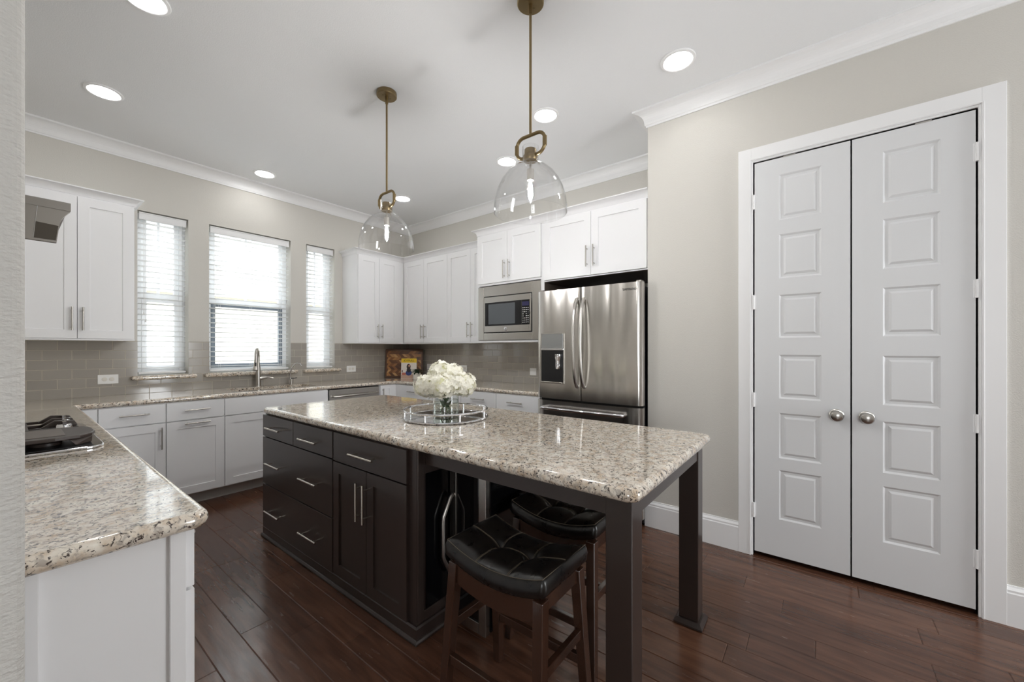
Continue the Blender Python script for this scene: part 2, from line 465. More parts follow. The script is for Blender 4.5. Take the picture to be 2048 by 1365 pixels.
# pantry wall with its door opening, returning beside the refrigerator
DO = (-.605, .334); DH = 2.472
wp = MB()
wp.box((XP, XP + .12), (DO[1], YA), (0, CE)).box((XP, XP + .12), (-3.5, DO[0]), (0, CE)).box((XP, XP + .12), DO, (DH, CE))
wp.box((XP + .12, XR), (YA - .12, YA), (0, CE))
struct('wall_pantry', wp, wall_m)
struct('wall_closet', MB().box((XR, XR + .1), (-.9, YA - .12), (0, CE)).box((XP + .12, XR), (-.9, -.8), (0, CE)), wall_m)
struct('wall_left', MB().box((XL - .12, XL), (1.155, YW), (0, CE)), wall_m)
struct('wall_near', MB().box((-3.0, .0192), (.90, 1.155), (0, CE)), near_m, bevel=.012, segs=4)
# living-room side behind the camera: unseen walls, openings added to let fill light in
wf = MB(); fx0, fx1, fz0, fz1 = 2.0, 2.88, .5, 2.4
wf.box((-3.1, fx0), (-3.6, -3.5), (0, CE)).box((fx1, 3.1), (-3.6, -3.5), (0, CE)).box((fx0, fx1), (-3.6, -3.5), (0, fz0)).box((fx0, fx1), (-3.6, -3.5), (fz1, CE))
struct('wall_front', wf, wall_m)
ws = MB(); sy0, sy1, sz0, sz1 = -1.8, -.6, .9, 2.3
ws.box((-3.1, -3.0), (-3.5, sy0), (0, CE)).box((-3.1, -3.0), (sy1, .9), (0, CE)).box((-3.1, -3.0), (sy0, sy1), (0, sz0)).box((-3.1, -3.0), (sy0, sy1), (sz1, CE))
struct('wall_side', ws, wall_m)

# crown moulding, profile (out, z)
def crown_prof(p, z0, z1):
    h = z1 - z0
    pts = [(0, z0), (.1 * p, z0), (.13 * p, z0 + .1 * h), (.2 * p, z0 + .13 * h), (.22 * p, z0 + .24 * h)]
    for k in range(1, 8):
        t = k / 8 * math.pi / 2
        pts.append((.22 * p + (.70 * p) * (1 - math.cos(t)), z0 + .24 * h + .62 * h * math.sin(t)))
    pts += [(.93 * p, z0 + .87 * h), (p, z0 + .89 * h), (p, z1), (0, z1)]
    return pts
CP = crown_prof(.087, 2.923, CE)
# travel so that the room is on the right
struct('trim_1', MB().sweep([(XL, YW), (XR, YW)], CP, pre=(XL, YW - 1), post=(XR, YW - 1)), trim_m, smooth=True, ang=25)
struct('trim_2', MB().sweep([(XR, YW), (XR, YA)], CP, pre=(XR - 1, YW), post=(XR - 1, YA)), trim_m, smooth=True, ang=25)
struct('trim_3', MB().sweep([(XR, YA), (XP, YA), (XP, -3.5)], CP, pre=(XR, YA + 1)), trim_m, smooth=True, ang=25)
struct('trim_4', MB().sweep([(XL, 1.155), (XL, YW)], CP, post=(XL + 1, YW)), trim_m, smooth=True, ang=25)
BP = [(0, 0), (.017, 0), (.017, .152), (.014, .158), (.014, .168), (.006, .180), (.004, .188), (0, .188)]
struct('baseboard_1', MB().sweep([(2.99, YA), (XP, YA), (XP, .414)], BP, ), trim_m)
struct('baseboard_2', MB().sweep([(XP, -.692), (XP, -3.5)], BP), trim_m)

# door casing
cas = MB()
def casing(u0, u1, v0, v1):  # board lying on pantry wall
    cas.box((u0, u1), (0, .018), (v0, v1), FR(XP))
casing(.343, .414, 0, 2.56); casing(-.692, -.614, 0, 2.56); casing(-.614, .343, 2.483, 2.56)
cas.box((DO[1], .343), (-.10, .010), (0, 2.483), FR(XP)); cas.box((-.614, DO[0]), (-.10, .010), (0, 2.483), FR(XP)); cas.box((DO[0], DO[1]), (-.10, .010), (DH, 2.483), FR(XP))
cas.box((.346, .352), (.018, .021), (0, 2.49), FR(XP)); cas.box((-.623, -.617), (.018, .021), (0, 2.49), FR(XP)); cas.box((-.617, .346), (.018, .021), (2.486, 2.492), FR(XP))
struct('trim_5', cas, trim_m, bevel=.003)

# pantry doors
def pantry_door(n, u0, u1, pu, rows, ku, hu, hz):
    P = FR(XP + .03)
    root = thing('door_%d' % n, '', '', (XP + .03, (u0 + u1) / 2, 0), kind='structure')
    MB().door(P, (u0, u1), (.03, 2.463), .035, pu, rows, [(.010, -.007), (.022, -.007), (.034, -.001)], n0=-.0).build('door_leaf', door_m, root)
    k = MB().lathe([(0, 0), (.034, 0), (.034, .004), (.030, .008), (.012, .010), (.011, .026), (.020, .031), (.029, .042), (.0305, .052), (.026, .062), (.014, .067), (0, .068)], (XP - .005, ku, .923), 32, (-1, 0, 0))
    k.build('door_knob', nickel_m, root, smooth=True)
    for z in hz:
        h = MB().cyl((XP - .012, hu, z - .045), (XP - .012, hu, z + .045), .0065, 14).box((XP - .006, XP + .001), (hu - .012, hu + .012), (z - .044, z + .044))
        h.build('hinge', trim_m, root, smooth=True)
    c = MB().box((XP - .0065, XP + .02), ((u0 + u1) / 2 - .03 + (.05 if n == 2 else -.05) * -1, (u0 + u1) / 2 + .03 + (.05 if n == 2 else -.05) * -1), (2.4615, 2.468))
    c.build('ball_catch', nickel_m, root)
rowsR = [(.257, .564), (.627, .912), (.992, 1.257), (1.365, 1.617), (1.71, 1.987), (2.07, 2.352)][0:0]
rows = [(.258, .560), (.632, .908), (.996, 1.262), (1.366, 1.628), (1.728, 1.996), (2.084, 2.360)]
pantry_door(1, -.133, .326, (-.006, .198), rows, -.073, .329, (2.22, 1.591, .979, .288))
pantry_door(2, -.597, -.140, (-.480, -.266), rows, -.200, -.600, (2.256, 1.592, .936, .278))

# ---------------------------------------------------------------- windows
def window(n, a, b, muntins_v, muntins_h, darksash):
    yf = YW + .115
    root = thing('window_%d' % n, '', '', ((a + b) / 2, YW, WZ[0]), kind='structure')
    f = MB(); t = .045
    f.box((a, a + t), (yf, yf + .06), WZ); f.box((b - t, b), (yf, yf + .06), WZ)
    f.box((a + t, b - t), (yf, yf + .06), (WZ[1] - t, WZ[1])); f.box((a + t, b - t), (yf, yf + .06), (WZ[0], WZ[0] + t))
    f.build('window_frame', vinyl_m, root, bevel=.003)
    zm = 1.777
    s = MB(); w = .035
    s.box((a + t, b - t), (yf + .005, yf + .045), (zm - .02, zm + .02))
    s.box((a + t, a + t + w), (yf + .01, yf + .04), (zm + .02, WZ[1] - t)); s.box((b - t - w, b - t), (yf + .01, yf + .04), (zm + .02, WZ[1] - t))
    s.build('upper_sash', vinyl_m, root, bevel=.002)
    l = MB()
    l.box((a + t, a + t + w), (yf - .005, yf + .03), (WZ[0] + t, zm - .02)); l.box((b - t - w, b - t), (yf - .005, yf + .03), (WZ[0] + t, zm - .02))
    l.box((a + t + w, b - t - w), (yf - .005, yf + .03), (WZ[0] + t, WZ[0] + t + w)); l.box((a + t + w, b - t - w), (yf - .005, yf + .03), (zm - .055, zm - .02))
    l.build('lower_sash', screenframe_m if darksash else vinyl_m, root, bevel=.002)
    if muntins_v or muntins_h:
        m = MB()
        for x in muntins_v: m.box((x - .009, x + .009), (yf + .018, yf + .034), (zm + .02, WZ[1] - t))
        for z in muntins_h: m.box((a + t + w, b - t - w), (yf + .020, yf + .032), (z - .009, z + .009))
        m.build('muntin_bars', vinyl_m, root)
    MB().box((a + t, b - t), (yf + .024, yf + .028), (WZ[0] + t, WZ[1] - t)).build('glass_pane', pane_m, root)
    # granite sill
    x0, x1 = a - .043, b + .05
    sl = MB().box((a, b), (YW - .01, YW + .11), (1.026, 1.066)).box((x0 + .02, x1 - .02), (YW - .052, YW - .009), (1.026, 1.066))
    pr = [(0, 1.026)] + [(.02 * math.sin(q * math.pi / 8), 1.046 - .02 * math.cos(q * math.pi / 8)) for q in range(1, 8)] + [(0, 1.066)]
    sl.sweep([(x0 + .02, YW - .009), (x0 + .02, YW - .052), (x1 - .02, YW - .052), (x1 - .02, YW - .009)], pr)
    # travel above keeps outside on the right
    sl.build('window_sill', granite_m, root, smooth=True, ang=40)
window(1, *WIN[0], [.875], [], False)
window(2, *WIN[1], [1.577], [2.13], True)
window(3, *WIN[2], [2.30], [], False)

def blind(name, label, a, b, lift=0.0, tilt=-7):
    root = thing(name, label, 'blind', ((a + b) / 2, YW + .05, 1.075), group=None)
    x0, x1 = a + .012, b - .012
    v = MB().box((x0, x1), (YW + .012, YW + .026), (2.432, 2.497)).box((x0, x1), (YW + .008, YW + .03), (2.487, 2.497)).box((x0 + .01, x1 - .01), (YW + .03, YW + .075), (2.45, 2.492))
    v.build('valance', slat_m, root, bevel=.003)
    s = MB(); z = 2.41; yc = YW + .052; c, d = math.cos(R(tilt)) * .024, math.sin(R(tilt)) * .024
    while z > 1.115 + lift:
        # slightly crowned slat
        for k in range(4):
            y0 = -1 + k * .5; y1 = y0 + .5
            h0 = (1 - y0 * y0) * .002; h1 = (1 - y1 * y1) * .002
            pts = [(x0, yc + y0 * c, z + y0 * d + h0 - .0013), (x1, yc + y0 * c, z + y0 * d + h0 - .0013), (x1, yc + y1 * c, z + y1 * d + h1 - .0013), (x0, yc + y1 * c, z + y1 * d + h1 - .0013)]
            s.hexa(pts + [(p[0], p[1], p[2] + .0026) for p in pts])
        z -= .0475
    bmesh.ops.remove_doubles(s.bm, verts=s.bm.verts, dist=1e-5)
    s.build('slats', slat_m, root)
    MB().box((x0, x1), (yc - .026, yc + .026), (1.076 + lift, 1.094 + lift)).build('bottom_rail', slat_m, root, bevel=.003)
    w = x1 - x0
    lad = MB()
    for fx in ((.12, .88) if w < .5 else (.12, .5, .88)):
        for dy in (-.026, .026): lad.cyl((x0 + w * fx, yc + dy, 1.09 + lift), (x0 + w * fx, yc + dy, 2.46), .0008, 6)
    lad.build('ladder_cord', slat_m, root)
    cd = MB()
    for k, zz in ((0, 1.62), (1, 1.56)):
        xx = x0 + .03 + k * .012
        cd.cyl((xx, YW + .006, zz), (xx, YW + .006, 2.45), .0012, 6).cyl((xx, YW + .006, zz - .025), (xx, YW + .006, zz), .005, 10, .0035)
    cd.build('pull_cord', MATS['white_plastic'], root)
    if name: MB().cyl((x1 - .03, YW + .004, 1.35), (x1 - .03, YW + .004, 2.44), .003, 8).build('tilt_wand', MATS['clear_lamp_glass'], root)
    return root
blind('window_blind', 'white slatted blind on the narrow window beside the left wall cabinets', *WIN[0])
blind('window_blind', 'wide white slatted blind on the middle window above the kitchen sink', *WIN[1])
blind('window_blind', 'white slatted blind on the narrow window nearest the corner, right of the sink', *WIN[2])

# backsplash: part of the walls
sx = [(XL, WIN[0][0] - .0), (WIN[0][1], WIN[1][0]), (WIN[1][1], WIN[2][0]), (WIN[2][1], XR - .008)]
sp = MB()
sp.box((XL, XR - .008), (YW - .008, YW - .0005), (HC, 1.026))
for a, b in sx: sp.box((a, b), (YW - .008, YW - .0005), (1.026, 1.366))
ROOTM['wall_back'] = Matrix.Translation(wall_back.location)
sp.build('tile_backsplash', tileX_m, wall_back)
wr = bpy.data.objects['wall_right']; ROOTM['wall_right'] = Matrix.Translation(wr.location)
MB().box((XR - .008, XR - .0005), (1.97, YW - .008), (HC, 1.366)).build('tile_backsplash', tileY_m, wr)

# outside the windows: pale neighbouring house and ground
hs = thing('neighboring_house', 'pale stone neighboring house seen through the sink window blinds', 'house', (2, 9.2, -.4))
hw = mat('pale_house_stone', (232, 226, 214), .8, bump=(8, .4, .02))
hw2 = mat('pale_house_siding', (236, 236, 234), .7)
MB().box((-2.5, 8.5), (9.2, 9.6), (-.4, 2.3)).build('stone_wall', hw, hs)
MB().box((-2.6, 8.6), (9.1, 9.7), (2.3, 2.5)).build('roof_eave', hw2, hs)
wv = MB().box((1.35, 2.15), (9.17, 9.2), (.7, 2.0)); wv.build('house_window', mat('pale_window', (206, 205, 200), .7), hs)
gm = mat('outdoor_ground', (150, 150, 140), .9)
struct('ground_exterior', MB().box((-8, 14), (4.9, 20), (-.5, -.4)), gm)

# ---------------------------------------------------------------- handles
def bar_handle(P, u, v, L, vertical=True, out=.032, n0=.0, r=.0055):
    m = MB(); h = L / 2
    a, b = ((u, v - h), (u, v + h)) if vertical else ((u - h, v), (u + h, v))
    m.cyl(P(a[0], n0 + out, a[1]), P(b[0], n0 + out, b[1]), r, 12)
    for s_ in (-.72, .72):
        pu, pv = (u, v + s_ * h) if vertical else (u + s_ * h, v)
        m.cyl(P(pu, n0, pv), P(pu, n0 + out, pv), r * .75, 10)
    return m
SH = [(.0015, -.008)]
def shaker(P, u, v, n0=.0, th=.02, st=.062):
    return MB().door(P, u, v, th, (u[0] + st, u[1] - st), [(v[0] + st, v[1] - st)], SH, n0=n0)
def flat(P, u, v, n0=0, th=.02):
    return MB().box(u, (n0, n0 + th), v, P)
G = .0018
def add_door(root, P, u, v, hu=None, hv=None, hl=.172, hvert=True, m=None, hm=None, st=.062):
    d = shaker(P, (u[0] + G, u[1] - G), v, st=st).build('door', m or cab_m, root)
    if hu is not None: bar_handle(P, hu, hv, hl, hvert, n0=.02).build('handle', hm or nickel_m, d, smooth=True)
    return d
def add_drawer(root, P, u, v, handles=(), hl=.17, m=None, hm=None):
    d = flat(P, (u[0] + G, u[1] - G), v).build('drawer', m or cab_m, root, bevel=.0015)
    for hu, hv in handles: bar_handle(P, hu, hv, hl, False, n0=.02).build('handle', hm or nickel_m, d, smooth=True)
    return d
def cab(label, loc, cat='cabinet', group=None, name='wall_cabinet'):
    return thing(name, label, cat, loc, group=group)
CC = crown_prof(.052, 2.428, 2.492)

# upper cabinets, window wall left
UZ = (1.362, 2.43); DZ = (1.376, 2.424)
c = cab('white double-door wall cabinet left of the windows, beside the range hood', (.33, YW, UZ[0]))
MB().box((.0, .648), (.34, .66 - .33 + .001), (0, 0), lambda a, b, z: (a, b, z)) if False else None
MB().box((.0, .645), (YW - .33, YW - .001), UZ).build('body', cab_m, c, bevel=.0015)
P = FW(YW - .33)
add_door(c, P, (.028, .334), DZ, .306, 1.52); add_door(c, P, (.334, .640), DZ, .362, 1.52)
MB().sweep([(-.02, YW - .33), (.645, YW - .33), (.645, YW - .002)], CC).build('crown_moulding', cab_m, c, smooth=True, ang=25)
MB().box((.0, .645), (YW - .345, YW - .33), (1.362, 1.374)).build('light_rail', cab_m, c)
# corner cabinet on window wall
c = cab('white double-door wall cabinet between the right window and the corner', (2.9, YW, UZ[0]))
MB().box((2.579, 3.248), (YW - .33, YW - .001), UZ).build('body', cab_m, c, bevel=.0015)
add_door(c, P, (2.583, 2.868), DZ, 2.838, 1.513); add_door(c, P, (2.868, 3.150), DZ, 2.899, 1.513)
MB().sweep([(2.579, YW - .002), (2.579, YW - .33), (3.255, YW - .33)], CC, post=(3.255, YW - 1)).build('crown_moulding', cab_m, c, smooth=True, ang=25)
MB().box((2.579, 3.235), (YW - .345, YW - .33), (1.362, 1.374)).build('light_rail', cab_m, c)
# right wall uppers
PR = FR(3.255)
def right_upper(label, y0, y1, seam, hz=1.513):
    c = cab(label, (3.42, (y0 + y1) / 2, UZ[0]), group=None)
    yb = y1 if y1 < 4.3 else YW - .331
    MB().box((3.2555, XR - .001), (y0 + .0005, yb - .0005), UZ).build('body', cab_m, c, bevel=.0015)
    add_door(c, PR, (seam, y1 - (.02 if y1 > 4.3 else 0)), DZ, seam + .029, hz); add_door(c, PR, (y0, seam), DZ, seam - .029, hz)
    pre = (3.0, y1) if y1 > 4.3 else None
    MB().sweep([(3.255, y1), (3.255, y0)], CC, pre=pre).build('crown_moulding', cab_m, c, smooth=True, ang=25)
    MB().box((3.24, 3.255), (y0, y1), (1.362, 1.374)).build('light_rail', cab_m, c)
right_upper('white tall wall cabinet on the right wall, touching the corner', 3.495, 4.34, 3.918)
right_upper('white tall wall cabinet on the right wall, just left of the microwave', 2.743, 3.495, 3.112)
# microwave cabinet
XM = 2.965; PM = FR(XM)
c = cab('deep white wall cabinet holding the built-in microwave', (3.27, 2.35, UZ[0]))
MB().box((XM, XR - .001), (1.963, 2.742), (1.925, 2.43)).box((XM, XR - .001), (1.963, 2.742), (1.362, 1.38)).box((XM, XR - .001), (2.727, 2.742), (1.38, 1.925)).box((XM, XR - .001), (1.963, 1.978), (1.38, 1.925)).box((XR - .02, XR - .001), (1.978, 2.727), (1.38, 1.925)).build('body', cab_m, c)
MDZ = (1.945, 2.424)
add_door(c, PM, (2.352, 2.740), MDZ, 2.380, 2.058); add_door(c, PM, (1.968, 2.352), MDZ, 2.321, 2.058)
MB().sweep([(3.255, 2.742), (XM, 2.742), (XM, 1.955)], CC).build('crown_moulding', cab_m, c, smooth=True, ang=25)
# fridge cabinet
c = cab('white double-door cabinet above the refrigerator', (3.27, 1.48, 1.9))
MB().box((XM, XR - .001), (1.006, 1.943), (1.895, 2.43)).box((XM, XR - .001), (1.943, 1.962), (0, 2.43)).build('body', cab_m, c)
MB().box((XM + .01, XR - .002), (1.007, 1.942), (1.8925, 1.8948)).box((XM + .004, XR - .002), (1.9405, 1.9425), (1.0, 1.8925)).build('inner_lining', brown_m, c)
add_door(c, PM, (1.477, 1.935), (1.905, 2.424), 1.508, 2.056); add_door(c, PM, (1.02, 1.477), (1.905, 2.424), 1.446, 2.056)
MB().sweep([(XM, 1.955), (XM, 1.006)], CC).build('crown_moulding', cab_m, c, smooth=True, ang=25)

# ---------------------------------------------------------------- base cabinets, window wall
YF = 4.09; PB = FW(YF)
DRZ = (.720, .864); BDZ = (.112, .712)
def base(label, x0, x1, cat='cabinet'):
    c = thing('base_cabinet', label, cat, ((x0 + x1) / 2, YF + .29, 0))
    MB().box((x0, x1), (YF, YW - .01), (.1, HC - .041)).build('body', seam_m if False else cab_m, c)
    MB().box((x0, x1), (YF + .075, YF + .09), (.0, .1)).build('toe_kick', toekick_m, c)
    return c
c = base('white base cabinet with one drawer and door nearest the cooktop counter', .293, .789)
MB().box((.295, .413), (YF - .012, YF), (.1, .865)).build('filler_strip', cab_m, c)
add_drawer(c, PB, (.415, .787), DRZ, [(.603, .800)], .17); add_door(c, PB, (.415, .787), BDZ, .757, .60, .17)
c = base('white pull-out base cabinet with a handle across the top of its door', .789, 1.178)
add_drawer(c, PB, (.791, 1.176), DRZ, [(.983, .800)], .17); add_door(c, PB, (.791, 1.176), BDZ, .983, .692, .17, False)
c = thing('base_cabinet', 'wide white sink base cabinet with a false front under the sink', 'cabinet', (1.63, YF + .29, 0))
MB().box((1.178, 2.090), (YF, YF + .05), (.1, HC - .041)).box((1.178, 2.090), (YF + .05, YW - .01), (.1, .62)).build('body', cab_m, c)
MB().box((1.178, 2.090), (YF + .075, YF + .09), (0, .1)).build('toe_kick', toekick_m, c)
flat(PB, (1.180, 2.088), DRZ).build('false_front', cab_m, c, bevel=.0015)
add_door(c, PB, (1.180, 1.634), BDZ, 1.60, .6); add_door(c, PB, (1.634, 2.088), BDZ, 1.668, .6)
c = base('small white base cabinet between the dishwasher and the corner', 2.705, 2.949)
add_door(c, PB, (2.714, 2.88), (.112, .864), 2.742, .77, .12, st=.04)
MB().box((2.882, 2.937), (YF - .012, YF), (.1, .865)).build('filler_strip', cab_m, c)
# dishwasher
c = thing('dishwasher', 'stainless steel dishwasher built in right of the sink', 'dishwasher', (2.4, YF + .28, 0))
MB().box((2.096, 2.700), (YF + .002, YW - .05), (.1, .866)).build('body', dark_m, c)
MB().box((2.100, 2.696), (YF - .026, YF + .002), (.11, .862)).build('door', steel_m, c, bevel=.004)
MB().tube([(2.135, YF - .026, .792), (2.14, YF - .058, .792), (2.16, YF - .064, .792), (2.636, YF - .064, .792), (2.656, YF - .058, .792), (2.66, YF - .026, .792)], .011, 12).build('handle', nickel_m, c, smooth=True)
MB().box((2.096, 2.70), (YF + .075, YF + .09), (0, .1)).build('toe_kick', dark_m, c)
# right wall base cabinets
XB = 2.95; PX = FR(XB)
def rbase(label, y0, y1):
    c = thing('base_cabinet', label, 'cabinet', (3.25, (y0 + y1) / 2, 0))
    MB().box((XB, XR - .01), (y0, y1), (.1, HC - .041)).build('body', cab_m, c)
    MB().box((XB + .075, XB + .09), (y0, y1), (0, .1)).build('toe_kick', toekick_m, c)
    return c
c = rbase('white corner base cabinet on the right wall', 3.46, YF - .001)
MB().box((XB - .012, XB), (3.972, YF - .001), (.1, .865)).build('filler_strip', cab_m, c)
add_drawer(c, PX, (3.462, 3.966), DRZ, [(3.73, .796)], .17); add_door(c, PX, (3.462, 3.966), BDZ, 3.5, .6)
c = rbase('white base cabinet on the right wall, behind the flower vase', 2.957, 3.46)
add_drawer(c, PX, (2.959, 3.458), DRZ, [(3.2, .796)], .17); add_door(c, PX, (2.959, 3.458), BDZ, 3.42, .6)
c = rbase('white drawer base cabinet on the right wall under the fourth outlet', 2.477, 2.957); c['label'] = 'white base cabinet on the right wall, second from the refrigerator'
add_drawer(c, PX, (2.479, 2.955), DRZ, [(2.70, .796)], .17); add_door(c, PX, (2.479, 2.955), BDZ, 2.52, .6)
c = rbase('white base cabinet on the right wall, touching the refrigerator panel', 1.964, 2.477)
add_drawer(c, PX, (1.966, 2.475), DRZ, [(2.235, .796)], .17); add_door(c, PX, (1.966, 2.475), BDZ, 2.43, .6)
# left run cabinets (their fronts face the island, seen edge on)
XC = .268; PL = FL(XC)
c = thing('base_cabinet', 'white base cabinet with a paneled end in the left foreground', 'cabinet', (0, 1.6, 0))
MB().box((XL + .005, XC), (1.205, 2.15), (.1, HC - .041)).box((XL + .005, XC - .02), (1.2, 1.22), (0, .1)).build('body', cab_m, c)
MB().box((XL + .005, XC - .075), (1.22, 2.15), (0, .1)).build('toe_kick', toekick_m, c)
e = MB().box((.238, XC), (1.192, 1.205), (.0, HC - .041)).box((XL + .005, .042), (1.192, 1.205), (0, HC - .041)); e.build('end_panel_stile', cab_m, c, bevel=.0015)
add_drawer(c, PL, (1.21, 1.68), DRZ, [(1.445, .796)]); add_drawer(c, PL, (1.68, 2.15), DRZ, [(1.915, .796)])
add_door(c, PL, (1.21, 1.68), BDZ, 1.65, .6); add_door(c, PL, (1.68, 2.15), BDZ, 1.71, .6)
c = thing('base_cabinet', 'white drawer cabinet under the gas cooktop, seen edge on', 'cabinet', (0, 2.6, 0))
MB().box((XL + .005, XC), (2.152, 3.10), (.1, .86)).build('body', cab_m, c)
MB().box((XL + .005, XC - .075), (2.152, 3.1), (0, .1)).build('toe_kick', toekick_m, c)
add_drawer(c, PL, (2.155, 3.097), (.49, .864), [(2.62, .75)]); add_drawer(c, PL, (2.155, 3.097), (.112, .482), [(2.62, .38)])
c = thing('base_cabinet', 'white base cabinet in the left rear corner beyond the cooktop', 'cabinet', (0, 3.6, 0))
MB().box((XL + .005, XC), (3.102, YW - .01), (.1, HC - .041)).build('body', cab_m, c)
MB().box((XL + .005, XC - .075), (3.102, YF), (0, .1)).build('toe_kick', toekick_m, c)
add_drawer(c, PL, (3.105, 4.0), DRZ, [(3.55, .796)]); add_door(c, PL, (3.105, 4.0), BDZ, 3.14, .6)

# ---------------------------------------------------------------- countertops
def bull(t, z0):
    r = t / 2
    return [(0, z0)] + [(r * math.sin(k * math.pi / 12), z0 + r - r * math.cos(k * math.pi / 12)) for k in range(1, 12)] + [(0, z0 + t)]
def arc(cx, cy, r, a0, a1, n=6):
    return [(cx + r * math.cos(R(a0 + (a1 - a0) * k / n)), cy + r * math.sin(R(a0 + (a1 - a0) * k / n))) for k in range(n + 1)]
T = .04; z0 = HC - T; XE = .312 - .02; YE = 4.062 + .02; XQ = 2.925 + .02; yn = 1.16 + .02
ct = MB()
SKX = (1.31, 2.03); SKY = (4.19, 4.52)
Z = (z0, HC)
ct.box((XL + .001, XE - .02), (yn, yn + .02), Z)
ct.box((XL + .001, XE), (yn + .02, YE), Z)
ct.box((XL + .001, SKX[0]), (YE, YW - .009), Z); ct.box((SKX[1], XR - .009), (YE, YW - .009), Z)
ct.box(SKX, (YE, SKY[0]), Z); ct.box(SKX, (SKY[1], YW - .009), Z)
ct.box((XQ, XR - .009), (1.963, YE), Z)
ct.prism([(XE - .02, yn), *arc(XE - .02, yn + .02, .02, -90, 0, 5), (XE - .02, yn + .02)], z0, HC, lambda a, b, c: (a, b, c))
path = [(.0, yn)] + arc(XE - .02, yn + .02, .02, -90, 0, 5) + [(XE, YE), (XQ, YE), (XQ, 1.963)]
ct.sweep(path, bull(T, z0))
o = ct.build('perimeter_countertop', granite_m, smooth=True, ang=40); tag(o, 'speckled granite worktop running around the left, window and right walls', 'countertop')
# sink
c = thing('kitchen_sink', 'undermount steel sink under the middle window', 'sink', (1.67, 4.35, .66))
sk = MB(); g = .012
a0, a1, b0, b1 = SKX[0] - g, SKX[1] + g, SKY[0] - g, SKY[1] + g
sk.box((a0, a1), (b0, b1), (.67, .675)); sk.box((a0, a0 + .005), (b0, b1), (.675, z0 - .001)); sk.box((a1 - .005, a1), (b0, b1), (.675, z0 - .001)); sk.box((a0 + .005, a1 - .005), (b0, b0 + .005), (.675, z0 - .001)); sk.box((a0 + .005, a1 - .005), (b1 - .005, b1), (.675, z0 - .001))
sk.build('basin', steel_m, c)
MB().lathe([(.0, .6752), (.045, .6752), (.045, .679), (.03, .677), (0, .677)], (1.67, 4.36, 0), 24).build('drain', chrome_m, c, smooth=True)
# island countertop
IX = (1.10, 2.085); IY = (.408, 3.055); IH = .893; IZ0 = .850
def rpath(x, y, r, n=6):
    return arc(x[1] - r, y[0] + r, r, -90, 0, n) + arc(x[1] - r, y[1] - r, r, 0, 90, n) + arc(x[0] + r, y[1] - r, r, 90, 180, n) + arc(x[0] + r, y[0] + r, r, 180, 270, n)
ti = IH - IZ0; rr = ti / 2
inner = rpath((IX[0] + rr, IX[1] - rr), (IY[0] + rr, IY[1] - rr), .022)
it = MB().prism(inner, IZ0, IH, lambda a, b, c: (a, b, c)).sweep(inner, bull(ti, IZ0), closed=True)
bmesh.ops.remove_doubles(it.bm, verts=it.bm.verts, dist=1e-5)
o = it.build('island_countertop', granite_m, smooth=True, ang=40); tag(o, 'long speckled granite top on the dark kitchen island', 'countertop')

# ---------------------------------------------------------------- island
XI = 1.12; YI = (1.405, 3.045); PI_ = FR(XI)
isl = thing('kitchen_island', 'dark espresso wood kitchen island with drawers and two table legs', 'island', (1.58, 1.75, 0))
MB().box((XI, 1.98), (YI[0], YI[1]), (.004, IZ0 - .001)).build('body', island_m, isl)
hm = mat('bright_nickel', (214, 208, 198), .25, metal=1)
yA, yB = 2.578, 2.098
def idr(u, v, hs):
    d = flat(PI_, (u[0] + G * 1.3, u[1] - G * 1.3), v, th=.018).build('drawer', island_m, isl, bevel=.0015)
    for hu, hv in hs: bar_handle(PI_, hu, hv, .21, False, n0=.018, out=.034, r=.006).build('handle', hm, d, smooth=True)
idr((yA, 3.043), (.700, .846), [(2.815, .771)]); idr((yB, yA), (.700, .846), [(2.335, .765)])
idr((yB, 3.043), (.376, .694), [(2.815, .533), (2.33, .531)]); idr((yB, 3.043), (.075, .370), [(2.82, .214), (2.33, .211)])
idr((1.452, yB - .006), (.694, .846), [(1.778, .765)])
for u, hu in (((1.770, yB - .006), 1.812), ((1.452, 1.770), 1.752)):
    d = MB().door(PI_, (u[0] + G, u[1] - G), (.080, .688), .018, (u[0] + .058, u[1] - .058), [(.138, .630)], [(.0015, -.008)]).build('door', island_m, isl)
    bar_handle(PI_, hu, .54, .19, True, n0=.018, out=.034, r=.006).build('handle', hm, d, smooth=True)
# end panel facing the stools: stile, recessed gloss panel
pe = MB().box((XI, XI + .032), (YI[0] - .012, YI[0]), (.09, IZ0 - .001)).box((XI + .032, 1.29), (YI[0] - .012, YI[0]), (.74, IZ0 - .001)).box((XI + .032, 1.29), (YI[0] - .012, YI[0]), (.09, .13))
pe.build('end_panel', island_m, isl, bevel=.002)
MB().box((XI + .05, 1.985), (YI[0] - .006, YI[0]), (.13, .80)).build('gloss_panel', blackgloss_m, isl)
bprof = [(0, .004), (.022, .004), (.022, .012), (.017, .020), (.012, .022), (.012, .066), (.006, .074), (0, .074)]
MB().sweep([(1.98, YI[1]), (XI, YI[1]), (XI, YI[0]), (1.30, YI[0])][::-1][::-1], bprof).build('base_moulding', island_m, isl) if False else None
mb_ = MB().sweep([(1.30, YI[0] - .0), (XI, YI[0]), (XI, YI[1]), (1.98, YI[1])], [(-a, b) for a, b in bprof]); mb_.build('base_moulding', island_m, isl)
LX = (1.158, 1.244); FX = (1.974, 2.058); LY = (.445, .531)
for lx in (LX, FX):
    MB().box(lx, LY, (.03, IZ0 - .001)).build('leg', island_m, isl, bevel=.003)
    q = MB().sweep([(lx[0], LY[0]), (lx[1], LY[0]), (lx[1], LY[1]), (lx[0], LY[1])], [(0, .004), (.02, .004), (.02, .012), (.008, .03), (0, .03)], closed=True); q.box(lx, LY, (.004, .029))
    q.build('leg_plinth', island_m, isl)
az = (.795, IZ0 - .001)
